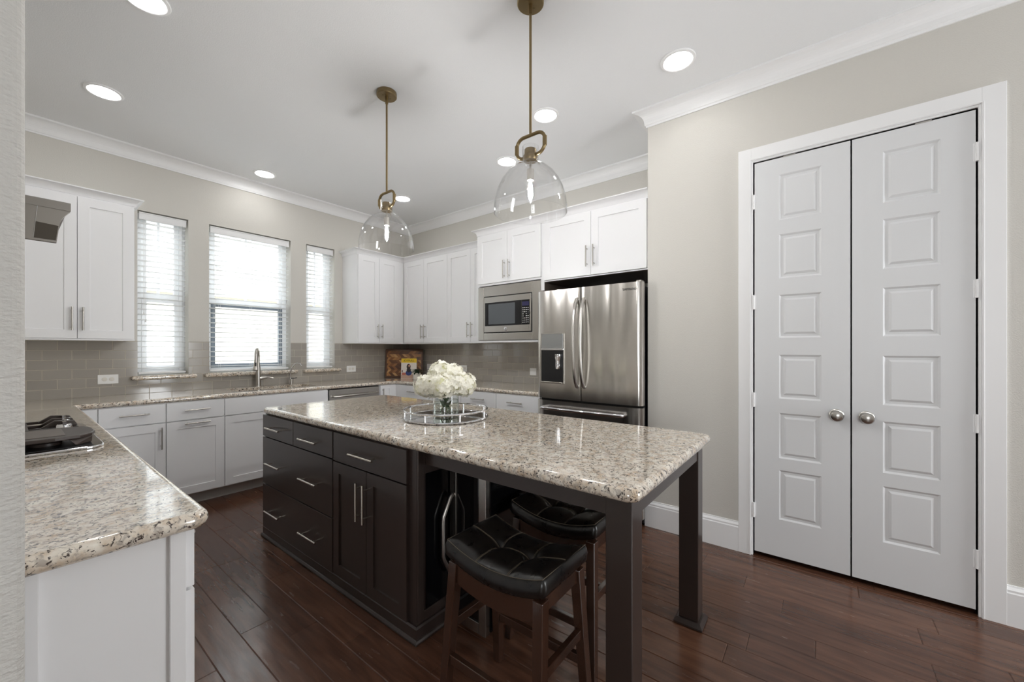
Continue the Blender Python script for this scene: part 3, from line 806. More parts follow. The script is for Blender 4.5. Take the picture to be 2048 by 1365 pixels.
MB().box((LX[0] + .004, LX[0] + .024), (LY[1], YI[0] - .013), (.782, IZ0 - .001)).build('apron', island_m, isl)
MB().box((FX[1] - .024, FX[1] - .004), (LY[1], YI[0] - .001), (.782, IZ0 - .001)).build('apron', island_m, isl)
MB().box((LX[1], FX[0]), (LY[0] + .004, LY[0] + .024), (.782, IZ0 - .001)).build('apron', island_m, isl)

# drinks cooler standing under the overhang
c = thing('wine_cooler', 'narrow black wine cooler with a steel framed glass door under the island overhang', 'cooler', (1.55, 1.28, 0))
CY = (1.165, 1.392); CX = 1.336
MB().box((CX, 1.90), (CY[0], CY[1]), (.03, .842)).box((CX + .03, CX + .06), (CY[0] + .02, CY[0] + .05), (0.001, .03)).box((1.84, 1.87), (CY[0] + .02, CY[0] + .05), (0.001, .03)).build('body', blackgloss_m, c, bevel=.003)
PC = FR(CX - .002)
d = MB().box((CY[0], CY[0] + .042), (0, .028), (.02, .838), PC).box((CY[1] - .042, CY[1]), (0, .028), (.02, .838), PC).box((CY[0] + .042, CY[1] - .042), (0, .028), (.02, .07), PC).box((CY[0] + .042, CY[1] - .042), (0, .028), (.79, .838), PC).build('door_frame', steel_m, c, bevel=.002)
MB().box((CY[0] + .04, CY[1] - .04), (.004, .022), (.068, .792), PC).build('glass', coolerglass_m, d)
yh = CY[1] - .02
MB().tube([(CX - .03, yh, .612), (CX - .045, yh, .600), (CX - .085, yh + .002, .52), (CX - .088, yh + .002, .50), (CX - .088, yh + .002, .34), (CX - .083, yh + .002, .32), (CX - .045, yh, .245), (CX - .03, yh, .235)], .009, 12).build('handle', nickel_m, d, smooth=True)

# ---------------------------------------------------------------- stools
def make_stool(loc, label):
    root = thing('bar_stool', label, 'stool', loc, group='saddle stools under the island')
    LXs, LYs = .135, .205; top = .625
    def saddle(v): return -.040 * (1 - (v) ** 2) ** 1.0
    seat = bmesh.new(); nx, ny = 34, 48; bot = .548
    def groove(x, y):
        d = 0
        # seams: one lengthwise, two across; each seam tucks the leather in
        for q, w_ in ((abs(x), .8), (abs(y - LYs / 3), 1), (abs(y + LYs / 3), 1)):
            d += .008 * w_ * math.exp(-(q / .012) ** 2)
        for yy in (LYs / 3, -LYs / 3):
            d += .016 * math.exp(-((x / .028) ** 2 + ((y - yy) / .028) ** 2))
        return d
    grid = []
    for i in range(nx + 1):
        row = []
        for j in range(ny + 1):
            u = -1 + 2 * i / nx; v = -1 + 2 * j / ny
            su = math.sin(u * math.pi / 2) if abs(u) > .0 else 0
            u2 = u; v2 = v
            x = u2 * LXs; y = v2 * LYs
            e = max(abs(u2) ** 8, abs(v2) ** 10)
            z = top + saddle(v2) - groove(x, y) * (1 - e) - .014 * e + .004 * (1 - u2 * u2)
            row.append(seat.verts.new((x, y, z)))
        grid.append(row)
    for i in range(nx):
        for j in range(ny): seat.faces.new((grid[i][j], grid[i + 1][j], grid[i + 1][j + 1], grid[i][j + 1]))
    # skirt down to the bottom, bulging
    ring = [grid[i][0] for i in range(nx + 1)] + [grid[nx][j] for j in range(1, ny + 1)] + [grid[i][ny] for i in range(nx - 1, -1, -1)] + [grid[0][j] for j in range(ny - 1, 0, -1)]
    prev = ring
    for k, (ex, dz) in enumerate(((.006, -.009), (.010, -.024), (.009, -.043), (.004, -.054), (-.004, -.058))):
        cur = []
        for vtx in ring:
            x, y = vtx.co.x, vtx.co.y
            zz = top - .014 + saddle(y / LYs) + dz
            ox = ex * (1 if abs(x) > LXs - 1e-4 else 0) * (1 if x > 0 else -1); oy = ex * (1 if abs(y) > LYs - 1e-4 else 0) * (1 if y > 0 else -1)
            if ox and oy: ox *= .6; oy *= .6
            cur.append(seat.verts.new((x + ox, y + oy, zz)))
        for a in range(len(ring)):
            b = (a + 1) % len(ring); seat.faces.new((prev[a], prev[b], cur[b], cur[a]))
        prev = cur
    seat.faces.new(prev)
    m = MB(); m.bm.free(); m.bm = seat
    so = m.build('seat', leather_m, root, smooth=True, local=True, ang=70)
    st = MB()
    def zt(x, y):
        u, v = x / LXs, y / LYs; e = max(abs(u) ** 8, abs(v) ** 10)
        return top + saddle(v) - groove(x, y) * (1 - e) - .014 * e + .004 * (1 - u * u) + .0009
    for off in (-.0022, .0022):
        st.tube([(off, -LYs + 2 * LYs * k / 40, zt(0, -LYs + 2 * LYs * k / 40)) for k in range(41)], .0008, 5)
        for yy in (-LYs / 3, LYs / 3):
            st.tube([(-LXs + 2 * LXs * k / 30, yy + off, zt(-LXs + 2 * LXs * k / 30, yy)) for k in range(31)], .0008, 5)
    pp = []
    for k in range(21): pp.append((-LXs, -LYs + 2 * LYs * k / 20))
    for k in range(1, 15): pp.append((-LXs + 2 * LXs * k / 14, LYs))
    for k in range(1, 21): pp.append((LXs, LYs - 2 * LYs * k / 20))
    for k in range(1, 14): pp.append((LXs - 2 * LXs * k / 14, -LYs))
    st.tube([(x, y, top - .0125 + saddle(y / LYs)) for x, y in pp], .0011, 6, closed=True)
    st.build('stitching', stitch_m, so, local=True)
    # frame
    for sx_ in (-1, 1):
        for sy_ in (-1, 1):
            tx, ty = sx_ * (LXs - .022), sy_ * (LYs - .022); bx, by = tx + sx_ * .040, ty + sy_ * .022; h = .019
            l = MB(); tz = .535
            l.hexa([(bx - h * .85, by - h * .85, .001), (bx + h * .85, by - h * .85, .001), (bx + h * .85, by + h * .85, .001), (bx - h * .85, by + h * .85, .001),
                    (tx - h, ty - h, tz), (tx + h, ty - h, tz), (tx + h, ty + h, tz), (tx - h, ty + h, tz)])
            l.build('leg', stoolwood_m, root, local=True, bevel=.003)
    def at(z, sx_, sy_):
        t = 1 - z / .535
        return sx_ * (LXs - .022 + .040 * t), sy_ * (LYs - .022 + .022 * t)
    for sx_ in (-1, 1):   # long rails
        for z, hh, nm in ((.505, .03, 'seat_rail'), (.20, .016, 'stretcher')):
            a = at(z, sx_, -1); b = at(z, sx_, 1); m = MB()
            if nm == 'seat_rail':
                n = 14
                for k in range(n):
                    y0 = a[1] + .018 + (b[1] - a[1] - .036) * k / n; y1 = a[1] + .018 + (b[1] - a[1] - .036) * (k + 1) / n
                    s0 = saddle(y0 / LYs) * .9; s1 = saddle(y1 / LYs) * .9
                    m.hexa([(a[0] - .011, y0, .475 + s0), (a[0] + .011, y0, .475 + s0), (a[0] + .011, y1, .475 + s1), (a[0] - .011, y1, .475 + s1),
                            (a[0] - .011, y0, .553 + s0), (a[0] + .011, y0, .553 + s0), (a[0] + .011, y1, .553 + s1), (a[0] - .011, y1, .553 + s1)])
                bmesh.ops.remove_doubles(m.bm, verts=m.bm.verts, dist=1e-5)
            else: m.box((a[0] - .010, a[0] + .010), (a[1] + .016, b[1] - .016), (z - hh, z + hh))
            m.build(nm, stoolwood_m, root, local=True, bevel=.002)
    for sy_ in (-1, 1):
        for z, hh, nm in ((.52, .028, 'seat_rail'), (.31, .016, 'stretcher')):
            a = at(z, -1, sy_); b = at(z, 1, sy_)
            MB().box((a[0] + .016, b[0] - .016), (a[1] - .010, a[1] + .010), (z - hh, z + hh)).build(nm, stoolwood_m, root, local=True, bevel=.002)
    return root
s1 = make_stool((1.118, .855, 0), 'black tufted leather saddle stool in front, pulled out from the island')
dup(s1, (1.553, .900, 0), 0, 'black leather saddle stool pushed in behind the front stool')

# ---------------------------------------------------------------- refrigerator
fr = thing('refrigerator', 'stainless steel french-door refrigerator in the alcove', 'refrigerator', (3.2, 1.46, 0))
FXF = 2.80; fy = (1.010, 1.918); fm = 1.492
MB().box((FXF + .075, XR - .03), (fy[0] + .006, fy[1] - .006), (.02, 1.76)).build('body', dark_m, fr, bevel=.004)
def bowed(y0, y1, z0_, z1_, rL, rR):
    n = 24; pts = []
    for k in range(n + 1):
        t = k / n; y = y0 + (y1 - y0) * t
        d = .012 * (1 - ((y - 1.464) / .46) ** 2)
        dl = (y - y0); dr = (y1 - y)
        e = 0
        if dl < rL: e = max(e, rL - math.sqrt(max(0, rL ** 2 - (rL - dl) ** 2)))
        if dr < rR: e = max(e, rR - math.sqrt(max(0, rR ** 2 - (rR - dr) ** 2)))
        pts.append((FXF + .012 - d + e, y))
    for yy, rad in ((y0, rL), (y1, rR)):
        pass
    pts2 = [(FXF + .070, y0)] + pts + [(FXF + .070, y1)]
    return MB().prism(pts2, z0_, z1_, lambda a, b, c: (a, b, c))
def curvehandle(y, z0_, z1_, side):
    n = 16; pts = []
    for k in range(n + 1):
        t = k / n; z = z0_ + (z1_ - z0_) * t
        pts.append((FXF - .012 - .060 * math.sin(math.pi * t) ** .55, y, z))
    pts = [(FXF + .004, y, z0_ - .004)] + pts + [(FXF + .004, y, z1_ + .004)]
    return MB().tube(pts, .0135, 12)
dl = bowed(fm + .004, fy[1], .885, 1.785, .004, .02).build('left_door', fridge_m, fr, smooth=True, ang=50)
dr = bowed(fy[0], fm - .004, .885, 1.785, .02, .004).build('right_door', fridge_m, fr, smooth=True, ang=50)
fd = bowed(fy[0], fy[1], .48, .868, .02, .02).build('freezer_drawer', fridge_m, fr, smooth=True, ang=50)
bowed(fy[0], fy[1], .06, .468, .02, .02).build('freezer_drawer', fridge_m, fr, smooth=True, ang=50)
curvehandle(fm + .030, 1.00, 1.69, 1).build('handle', nickel_m, dl, smooth=True)
curvehandle(fm - .030, 1.00, 1.69, -1).build('handle', nickel_m, dr, smooth=True)
MB().tube([(FXF + .01, 1.13, .81), (FXF - .045, 1.135, .81)] + [(FXF - .050 - .012 * math.sin(math.pi * k / 8), 1.14 + .69 * k / 8, .81) for k in range(9)] + [(FXF - .045, 1.835, .81), (FXF + .01, 1.84, .81)], .013, 12).build('handle', chrome_m, fd, smooth=True)
# dispenser
dp = MB().box((1.640, 1.868), (.0, .010), (1.012, 1.430), FR(FXF + .006)); dp.build('dispenser_panel', steel_m, dl, bevel=.003)
MB().box((1.652, 1.858), (.009, .014), (1.305, 1.422), FR(FXF + .006)).build('control_panel', mat('grey_display', (160, 162, 162), .2, metal=.6), dl)
MB().box((1.650, 1.860), (.0095, .0125), (1.022, 1.285), FR(FXF + .006)).build('dispenser_recess', dark_m, dl)
MB().lathe([(0, 0), (.018, 0), (.022, .03), (.020, .07), (.026, .09), (.026, .12), (0, .12)], (FXF - .020, 1.69, 1.135), 20).build('dispenser_lever', chrome_m, dl, smooth=True)
MB().box((1.648, 1.862), (.01, .02), (1.286, 1.303), FR(FXF + .006)).build('dispenser_lip', chrome_m, dl, bevel=.003)
MB().box((1.655, 1.855), (.012, .03), (1.016, 1.028), FR(FXF + .006)).build('drip_tray', steel_m, dl, bevel=.002)
for y in (fy[0] + .03, fy[1] - .03): MB().box((FXF + .03, FXF + .10), (y - .018, y + .018), (1.786, 1.80)).build('hinge_cover', steel_m, fr, bevel=.004)

def text(body, size, loc, rot, m, parent=None, name='lettering', ext=.0006, sx=1, bold=0):
    cu = bpy.data.curves.new(name, 'FONT'); cu.body = body; cu.size = size; cu.extrude = ext; cu.align_x = 'CENTER'; cu.align_y = 'CENTER'; cu.offset = bold
    tmp = bpy.data.objects.new('tmp_text', cu); COL.objects.link(tmp)
    dg = bpy.context.evaluated_depsgraph_get(); dg.update()
    me = bpy.data.meshes.new_from_object(tmp.evaluated_get(dg)); bpy.data.objects.remove(tmp)
    me.transform(Matrix.Translation(loc) @ rot @ Matrix.Diagonal((sx, 1, 1, 1)))
    if parent is not None: me.transform(ROOTM[root_of(parent)].inverted())
    me.materials.clear(); me.materials.append(m)
    o = bpy.data.objects.new(name, me); COL.objects.link(o); o.parent = parent
    return o
# orientation for text read looking towards +X (right = -Y): columns = right, up, outward
RX = Matrix(((0, 0, -1, 0), (-1, 0, 0, 0), (0, 1, 0, 0), (0, 0, 0, 1)))
greytext_m = mat('etched_grey', (70, 68, 66), .4)
text('SAMSUNG', .024, (FXF + .0015, 1.095, 1.735), RX, greytext_m, dr)

# ---------------------------------------------------------------- microwave
mw = thing('microwave', 'built-in stainless microwave with a trim kit, left of the refrigerator', 'microwave', (3.15, 2.35, 1.38))
MB().box((XM + .012, XR - .1), (2.05, 2.66), (1.42, 1.84)).build('body', dark_m, mw)
tk = MB(); PT = FR(XM)
tk.box((1.978, 2.066), (-.01, .014), (1.382, 1.915), PT).box((2.655, 2.730), (-.01, .014), (1.382, 1.915), PT).box((2.066, 2.655), (-.01, .014), (1.815, 1.915), PT).box((2.066, 2.655), (-.01, .014), (1.382, 1.452), PT)
tk.build('trim_kit', steel_m, mw, bevel=.003)
MB().box((2.066, 2.655), (-.012, .006), (1.452, 1.815), PT).build('gasket', dark_m, mw)
md = MB().box((2.074, 2.646), (.004, .020), (1.460, 1.807), PT).build('door', steel_m, mw, bevel=.003)
MB().box((2.182, 2.632), (.0195, .0225), (1.522, 1.752), PT).build('door_glass', blackgloss_m, md, bevel=.001)
MB().box((2.255, 2.585), (.022, .0235), (1.538, 1.735), PT).build('door_mesh_window', mat('grey_mesh_glass', (84, 88, 92), .15), md)
cp = MB().box((2.090, 2.178), (.0195, .0225), (1.522, 1.752), PT).build('control_panel', blackgloss_m, md)
MB().box((2.094, 2.172), (.0225, .0232), (1.695, 1.735), PT).build('display', mat('blue_display', (48, 46, 80), .2), md)
bt = MB()
for r_ in range(8):
    for q in range(4):
        if q == 2 and 2 < r_ < 5: continue
        bt.box((2.100 + q * .019, 2.110 + q * .019), (.0225, .0234), (1.675 - r_ * .019, 1.680 - r_ * .019), PT)
bt.build('buttons', plate_m, md)
MB().lathe([(0, 0), (.012, 0), (.012, .012), (0, .013)], (XM - .0226, 2.105, 1.63), 20, (-1, 0, 0)).build('dial', dark_m, md, smooth=True)
MB().lathe([(0, 0), (.019, 0), (.019, .002), (.016, .004), (0, .004)], (XM - .020, 2.37, 1.490), 24, (-1, 0, 0)).build('badge', chrome_m, md, smooth=True)
text('GE', .018, (XM - .0243, 2.37, 1.490), RX, greytext_m, md, 'badge_emblem')
MB().box((2.100, 2.165), (.0195, .0212), (1.480, 1.508), PT).build('open_button', steel_m, md, bevel=.001)

# ---------------------------------------------------------------- range hood
hd = thing('range_hood', 'stainless steel range hood with a curved front above the cooktop', 'hood', (-.1, 2.6, 1.7))
hp = [(XL + .002, 1.700), (.122, 1.697), (.125, 1.725)]
for k in range(0, 8):
    t = k / 8; hp.append((.128 + .029 * (t ** 2.0), 1.753 + .068 * t))
hp += [(.157, 1.821), (.157, 1.851), (XL + .002, 1.851)]
hoodsteel_m = mat('hood_steel', (150, 145, 139), .34, metal=1, bump=(60, .04, .002, (1, 1, 40)))
MB().prism(hp, 2.252, 2.275, lambda a, b, c: (a, c, b)).build('end_cheek', hoodsteel_m, hd)
MB().box((XL + .002, .1575), (2.249, 2.2518), (1.822, 1.852)).build('top_band', hoodsteel_m, hd)
MB().box((XL + .002, .150), (2.2755, 3.0), (1.825, 1.851)).build('canopy', hoodsteel_m, hd)
MB().hexa([(.068, 2.2505, 1.704), (.120, 2.2505, 1.704), (.1265, 2.2505, 1.760), (.0715, 2.2505, 1.764), (.068, 2.2519, 1.704), (.120, 2.2519, 1.704), (.1265, 2.2519, 1.760), (.0715, 2.2519, 1.764)]).build('dark_underside_panel', mat('hood_underside_dark', (74, 68, 60), .5, metal=.6), hd)  # dark panel added on the cheek, standing for the hood's dark underside
MB().hexa([(.0655, 2.2495, 1.702), (.0668, 2.2495, 1.702), (.0765, 2.2495, 1.8215), (.0750, 2.2495, 1.8215), (.0655, 2.2519, 1.702), (.0668, 2.2519, 1.702), (.0765, 2.2519, 1.8215), (.0750, 2.2519, 1.8215)]).build('seam_strip', chrome_m, hd)
MB().box((XL + .002, -.02), (2.45, 2.80), (1.852, CE - .108)).build('chimney', hoodsteel_m, hd)

# ---------------------------------------------------------------- cooktop
ck = thing('gas_cooktop', 'steel gas cooktop set in the left granite counter', 'cooktop', (-.02, 2.62, HC))
tp = arc(.25 - .05, 2.24 + .05, .05, -90, 0, 6) + arc(.25 - .05, 3.0 - .05, .05, 0, 90, 6) + arc(-.26 + .05, 3.0 - .05, .05, 90, 180, 6) + arc(-.26 + .05, 2.24 + .05, .05, 180, 270, 6)
MB().prism(tp, HC + .0005, HC + .010, lambda a, b, c: (a, b, c)).build('tray', chrome_m, ck, bevel=.003)
gp = [( .218, 2.275), (.218, 2.965), (-.235, 2.965), (-.235, 2.275)]
MB().prism(gp, HC + .0101, HC + .0112, lambda a, b, c: (a, b, c)).build('burner_well', dark_m, ck)
for bx_, by_ in ((-.14, 2.40), (.10, 2.40), (-.14, 2.84), (.06, 2.86)):
    MB().lathe([(0, 0), (.045, 0), (.045, .010), (.036, .012), (.034, .019), (.028, .022), (0, .022)], (bx_, by_, HC + .0113), 28).build('burner_cap', castiron_m, ck, smooth=True)
gt = MB(); zz = HC + .040
for y0, y1 in ((2.66, 2.96),):
    for yy in (y0, (y0 + y1) / 2, y1): gt.box((-.22, .21), (yy - .006, yy + .006), (zz - .012, zz))
    for xx in (-.22, -.08, .06, .20): gt.box((xx - .006, xx + .006), (y0, y1), (zz - .012, zz + .0))
    for xx in (-.22, .20):
        for yy in (y0, y1): gt.box((xx - .008, xx + .008), (yy - .008, yy + .008), (HC + .0113, zz))
gt.build('grate', castiron_m, ck, bevel=.002)
for sgn, yy in ((1, 2.80), (1, 2.92), (-1, 2.70)):
    gr = MB(); gr.hexa([(.10, yy - .012, zz), (.21, yy - .012, zz), (.21, yy + .012, zz), (.10, yy + .012, zz), (.14, yy - .012, zz + .028), (.20, yy - .012, zz + .022), (.20, yy + .012, zz + .022), (.14, yy + .012, zz + .028)])
    gr.build('grate_finger', castiron_m, ck, bevel=.002)
for kx, ky in ((.165, 2.64), (.170, 2.72), (.175, 2.80), (.178, 2.88)):
    MB().lathe([(0, 0), (.026, 0), (.024, .040), (.021, .046), (0, .046)], (kx, ky, HC + .0113), 24).box((kx - .006, kx + .006), (ky - .024, ky + .024), (HC + .055, HC + .068)).build('knob', chrome_m, ck, smooth=True)
# griddle plate sitting on the near burners
gpp = arc(.232 - .075, 2.262 + .10, .10, -60, 0, 6)
gpoly = [(-.23, 2.30), (.12, 2.285)] + [(.185, 2.30), (.222, 2.34), (.236, 2.40), (.234, 2.50), (.215, 2.555), (.16, 2.575)] + [(-.23, 2.575)]
gd = thing('cast_griddle', 'black cast iron griddle plate lying over the near burners of the cooktop', 'griddle', (0, 2.44, HC + .009))
MB().prism(gpoly, HC + .036, HC + .050, lambda a, b, c: (a, b, c)).build('plate', castiron_m, gd, bevel=.004)
MB().box((-.20, .15), (2.335, 2.54), (HC + .050, HC + .0515)).build('cooking_surface', mat('worn_iron', (92, 82, 74), .35), gd, bevel=.001)
ft = MB().hexa([(.175, 2.30, HC + .0115), (.222, 2.345, HC + .0115), (.228, 2.50, HC + .0115), (.20, 2.545, HC + .0115), (.155, 2.297, HC + .037), (.224, 2.345, HC + .037), (.231, 2.50, HC + .037), (.20, 2.56, HC + .037)])
ft.build('foot', castiron_m, gd, bevel=.003)
MB().hexa([(-.23, 2.31, HC + .0115), (-.18, 2.31, HC + .0115), (-.18, 2.56, HC + .0115), (-.23, 2.56, HC + .0115), (-.23, 2.31, HC + .037), (-.16, 2.31, HC + .037), (-.16, 2.56, HC + .037), (-.23, 2.56, HC + .037)]).build('foot', castiron_m, gd, bevel=.003)
# small white dish at the counter rear left
o = MB().lathe([(0, 0), (.035, 0), (.065, .010), (.066, .012), (.034, .003), (0, .003)], (-.02, 4.40, HC + .0005), 32).build('small_dish', ceramic_m, smooth=True); tag(o, 'small white spoon dish on the far left counter, mostly hidden by the wall', 'dish')

# ---------------------------------------------------------------- faucets
fa = thing('kitchen_faucet', 'tall brushed nickel pull-down faucet behind the sink', 'faucet', (1.60, 4.575, HC))
bx_, by_ = 1.615, 4.575
MB().lathe([(0, 0), (.030, 0), (.030, .006), (.024, .012), (.0225, .10), (.020, .20), (.015, .23), (0, .23)], (bx_, by_, HC), 28).build('body', nickel_m, fa, smooth=True)
fq = lambda d, z: (bx_ - .45 * d, by_ - .893 * d, HC + z)
nk = [fq(0, .22), fq(0, .30)] + [fq(.075 - .075 * math.cos(t), .31 + .075 * math.sin(t)) for t in [k * math.pi / 10 for k in range(1, 10)]] + [fq(.152, .285)]
MB().tube(nk, .0135, 14).build('spout', nickel_m, fa, smooth=True)
MB().tube([fq(.152, .29), fq(.154, .25), fq(.162, .215), fq(.170, .175)], .015, 16, rs=[.014, .017, .021, .025]).build('spray_head', nickel_m, fa, smooth=True)
MB().tube([fq(.170, .250), fq(.180, .215)], .008, 10).build('spray_button', dark_m, fa, bevel=.002)
MB().tube([(bx_, by_, HC + .085), (bx_ + .055, by_ - .01, HC + .088), (bx_ + .075, by_ - .012, HC + .09)], .019, 16, rs=[.02, .019, .012]).tube([(bx_ + .07, by_ - .012, HC + .092), (bx_ + .10, by_ - .02, HC + .088), (bx_ + .135, by_ - .03, HC + .078)], .006, 10, rs=[.007, .0065, .008]).build('lever_handle', nickel_m, fa, smooth=True)
fb = thing('filter_faucet', 'slender chrome water filter faucet right of the kitchen faucet', 'faucet', (1.925, 4.58, HC))
bx_, by_ = 1.94, 4.58
MB().cyl((bx_, by_, HC + .0005), (bx_, by_, HC + .055), .013, 20).build('body', nickel_m, fb, smooth=True)
MB().tube([(bx_ - .010, by_, HC + .05), (bx_ - .016, by_, HC + .11), (bx_ + .0, by_ - .03, HC + .19), (bx_ + .015, by_ - .06, HC + .222), (bx_ + .03, by_ - .085, HC + .232), (bx_ + .045, by_ - .11, HC + .225), (bx_ + .055, by_ - .125, HC + .200)], .0055, 12).build('spout', chrome_m, fb, smooth=True)
MB().tube([(bx_, by_, HC + .06), (bx_ + .055, by_ - .01, HC + .068)], .004, 8).build('lever_handle', dark_m, fb, smooth=True)

# ---------------------------------------------------------------- outlets
def outlet(label, P, u, v, w, h, kind='duplex'):
    base = P(u, .002, v)
    root = thing('outlet_plate', label, 'outlet', base)
    MB().box((u - w / 2, u + w / 2), (0, .006), (v - h / 2, v + h / 2), P).build('plate', plate_m, root, bevel=.002)
    if kind == 'duplex':
        for du in (-.021, .021):
            MB().lathe([(0, 0), (.0165, 0), (.0165, .0025), (.014, .003), (0, .003)], P(u + du, .006, v), 22, Vector(P(0, 1, 0)) - Vector(P(0, 0, 0))).build('receptacle', ceramic_m, root, smooth=True)
    else:
        MB().box((u - .016, u + .016), (.006, .009), (v - .03 if h > w else v - .018, v + .03 if h > w else v + .018), P).build('switch_rocker', plate_m, root, bevel=.001)
PTW = FW(YW - .0082); PTR = FR(XR - .0082)
outlet('white horizontal outlet plate on the tile under the left wall cabinets', PTW, .533, 1.046, .122, .076)
outlet('white outlet plate on the tile between the right window and the cutting board', PTW, 2.69, 1.046, .122, .076)
outlet('white outlet plate on the right wall tile above the flowers', PTR, 3.555, 1.052, .110, .078)
outlet('white switch plate on the tile directly beside the refrigerator', PTR, 2.488, 1.046, .085, .078, 'rocker')
outlet('white switch plate partly hidden behind the potted plant', PTR, 4.22, 1.052, .078, .078, 'rocker')

# ---------------------------------------------------------------- board, book, plant in the corner
az45 = R(-45)   # local x = right as seen by the camera, local -y = towards the camera
def corner_root(name, label, cat, w, px, dx=0):
    a = R(YAW); F = Vector((math.cos(a), math.sin(a))); Rr = Vector((math.sin(a), -math.cos(a)))
    p = F * w + Rr * ((px - 1024) / 791.8 * w)
    return thing(name, label, cat, (p.x, p.y, HC), R(YAW - 90))
bd = thing('cutting_board', 'herringbone wooden cutting board leaning in the corner behind the book', 'cutting board', (3.325, 4.44, HC + .0005), R(-45))
tl = R(8)
def lean(p, t=tl):   # tilt backwards about x
    x, y, z = p; return (x, y * math.cos(t) + z * math.sin(t), z * math.cos(t) - y * math.sin(t))
def herring():
    w, h, th = .50, .385, .012
    MB().hexa([lean(p) for p in ((-w / 2, 0, 0), (w / 2, 0, 0), (w / 2, .02, 0), (-w / 2, .02, 0), (-w / 2, 0, h), (w / 2, 0, h), (w / 2, .02, h), (-w / 2, .02, h))]).build('board', boardrim_m, bd, local=True, bevel=.004)
    bm = bmesh.new(); lay = bm.verts.layers.float.new('tint'); rnd = random.Random(5)
    W2, H2 = w / 2 - .022, h - .026; rows_ = 8; rh = (H2 - .022) / rows_; pw = .042
    for r_ in range(rows_):
        z0_ = .024 + r_ * rh; sk_ = rh * .9 * (1 if r_ % 2 else -1)
        x = -W2 - .06
        while x < W2 + .06:
            t = rnd.random()
            if rnd.random() < .25: t *= .3
            pts = [(x, z0_), (x + pw * .96, z0_), (x + pw * .96 + sk_, z0_ + rh * .97), (x + sk_, z0_ + rh * .97)]
            poly = [(max(-W2, min(W2, a)), b) for a, b in pts]
            if max(p[0] for p in poly) - min(p[0] for p in poly) > .002:
                vs = []
                for a, b in poly:
                    v = bm.verts.new(lean((a, -.0012, b))); v[lay] = t; vs.append(v)
                try: bm.faces.new(vs)
                except Exception: pass
            x += pw
    bmesh.ops.solidify(bm, geom=bm.faces[:], thickness=-.0008) if False else None
    me = bpy.data.meshes.new('inlay'); bm.to_mesh(me); bm.free(); me.materials.append(board_m)
    o = bpy.data.objects.new('herringbone_inlay', me); COL.objects.link(o); o.parent = bd
    sd = o.modifiers.new('th', 'SOLIDIFY'); sd.thickness = .001
herring()
bk = corner_root('cookbook', 'cookbook with a yellow title band standing against the cutting board', 'book', 5.14, 817)
bk.location.z = HC + .0005; ROOTM[bk.name] = Matrix.Translation(bk.location) @ Matrix.Rotation(R(YAW - 90), 4, 'Z')
def bq(name, x0, x1, z0_, z1_, y0, y1, m, parent=bk, bev=0):
    t = R(7)
    o = MB().hexa([lean(p, t) for p in ((x0, y0, z0_), (x1, y0, z0_), (x1, y1, z0_), (x0, y1, z0_), (x0, y0, z1_), (x1, y0, z1_), (x1, y1, z1_), (x0, y1, z1_))])
    return o.build(name, m, parent, local=True, bevel=bev)
cov = bq('cover', -.1, .1, 0, .262, 0, .018, mat('cover_cream', (226, 218, 208), .4))
bq('title_band', -.0995, .0995, .208, .2615, -.0008, .0, mat('title_yellow', (232, 196, 28), .45), cov)
def bpoly(name, pts, y, m, parent):
    t = R(7); mb = MB(); mb.prism(pts, y, y + .0006, lambda a, b, c: lean((a, c, b), t)); return mb.build(name, m, parent, local=True)
oval = lambda cx, cz, rx, rz, n=18: [(cx + rx * math.cos(k * 2 * math.pi / n), cz + rz * math.sin(k * 2 * math.pi / n)) for k in range(n)]
bpoly('cover_photo_table', [(-.098, .002), (.098, .002), (.098, .055), (-.098, .05)], -.0010, mat('cover_table', (190, 158, 140), .5), cov)
bpoly('cover_photo_food', oval(-.062, .062, .03, .018), -.0016, mat('cover_food', (190, 110, 90), .5), cov)
bpoly('cover_photo_bottles', [(-.09, .08), (-.078, .08), (-.078, .112), (-.09, .112)], -.0016, mat('cover_bottle', (92, 60, 44), .5), cov)
bpoly('cover_photo_dress', oval(.0, .075, .040, .036), -.0018, mat('cover_dress', (44, 62, 120), .5), cov)
bpoly('cover_photo_torso', oval(.0, .112, .028, .030), -.0022, mat('cover_torso', (44, 40, 46), .5), cov)
bpoly('cover_photo_hair', oval(-.003, .155, .026, .038), -.0026, mat('cover_hair', (52, 32, 26), .5), cov)
bpoly('cover_photo_face', oval(.004, .168, .011, .016), -.0030, mat('cover_face', (196, 150, 124), .5), cov)
ti_m = mat('title_ink', (40, 34, 20), .5)
cu = text('JOYFULL', .036, (0, 0, 0), Matrix.Rotation(R(90), 4, 'X'), ti_m, None, 'title_lettering')
cu.data.transform(Matrix.Translation((0, -.0020, .2345)))
cu.data.transform(Matrix.Rotation(-R(7), 4, 'X')); cu.parent = cov
pt = corner_root('potted_plant', 'small leafy plant in a white pot on the corner counter', 'plant', 5.0, 833.5)
pt.location.z = HC + .0005
MB().lathe([(0, 0), (.043, 0), (.047, .004), (.048, .085), (.044, .085), (.043, .070), (0, .070)], (0, 0, 0), 30).build('pot', ceramic_m, pt, local=True, smooth=True)
MB().lathe([(0, .0705), (.0425, .0705), (.0425, .073), (0, .076)], (0, 0, 0), 24).build('soil', mat('soil', (50, 38, 30), .9), pt, local=True, smooth=True)
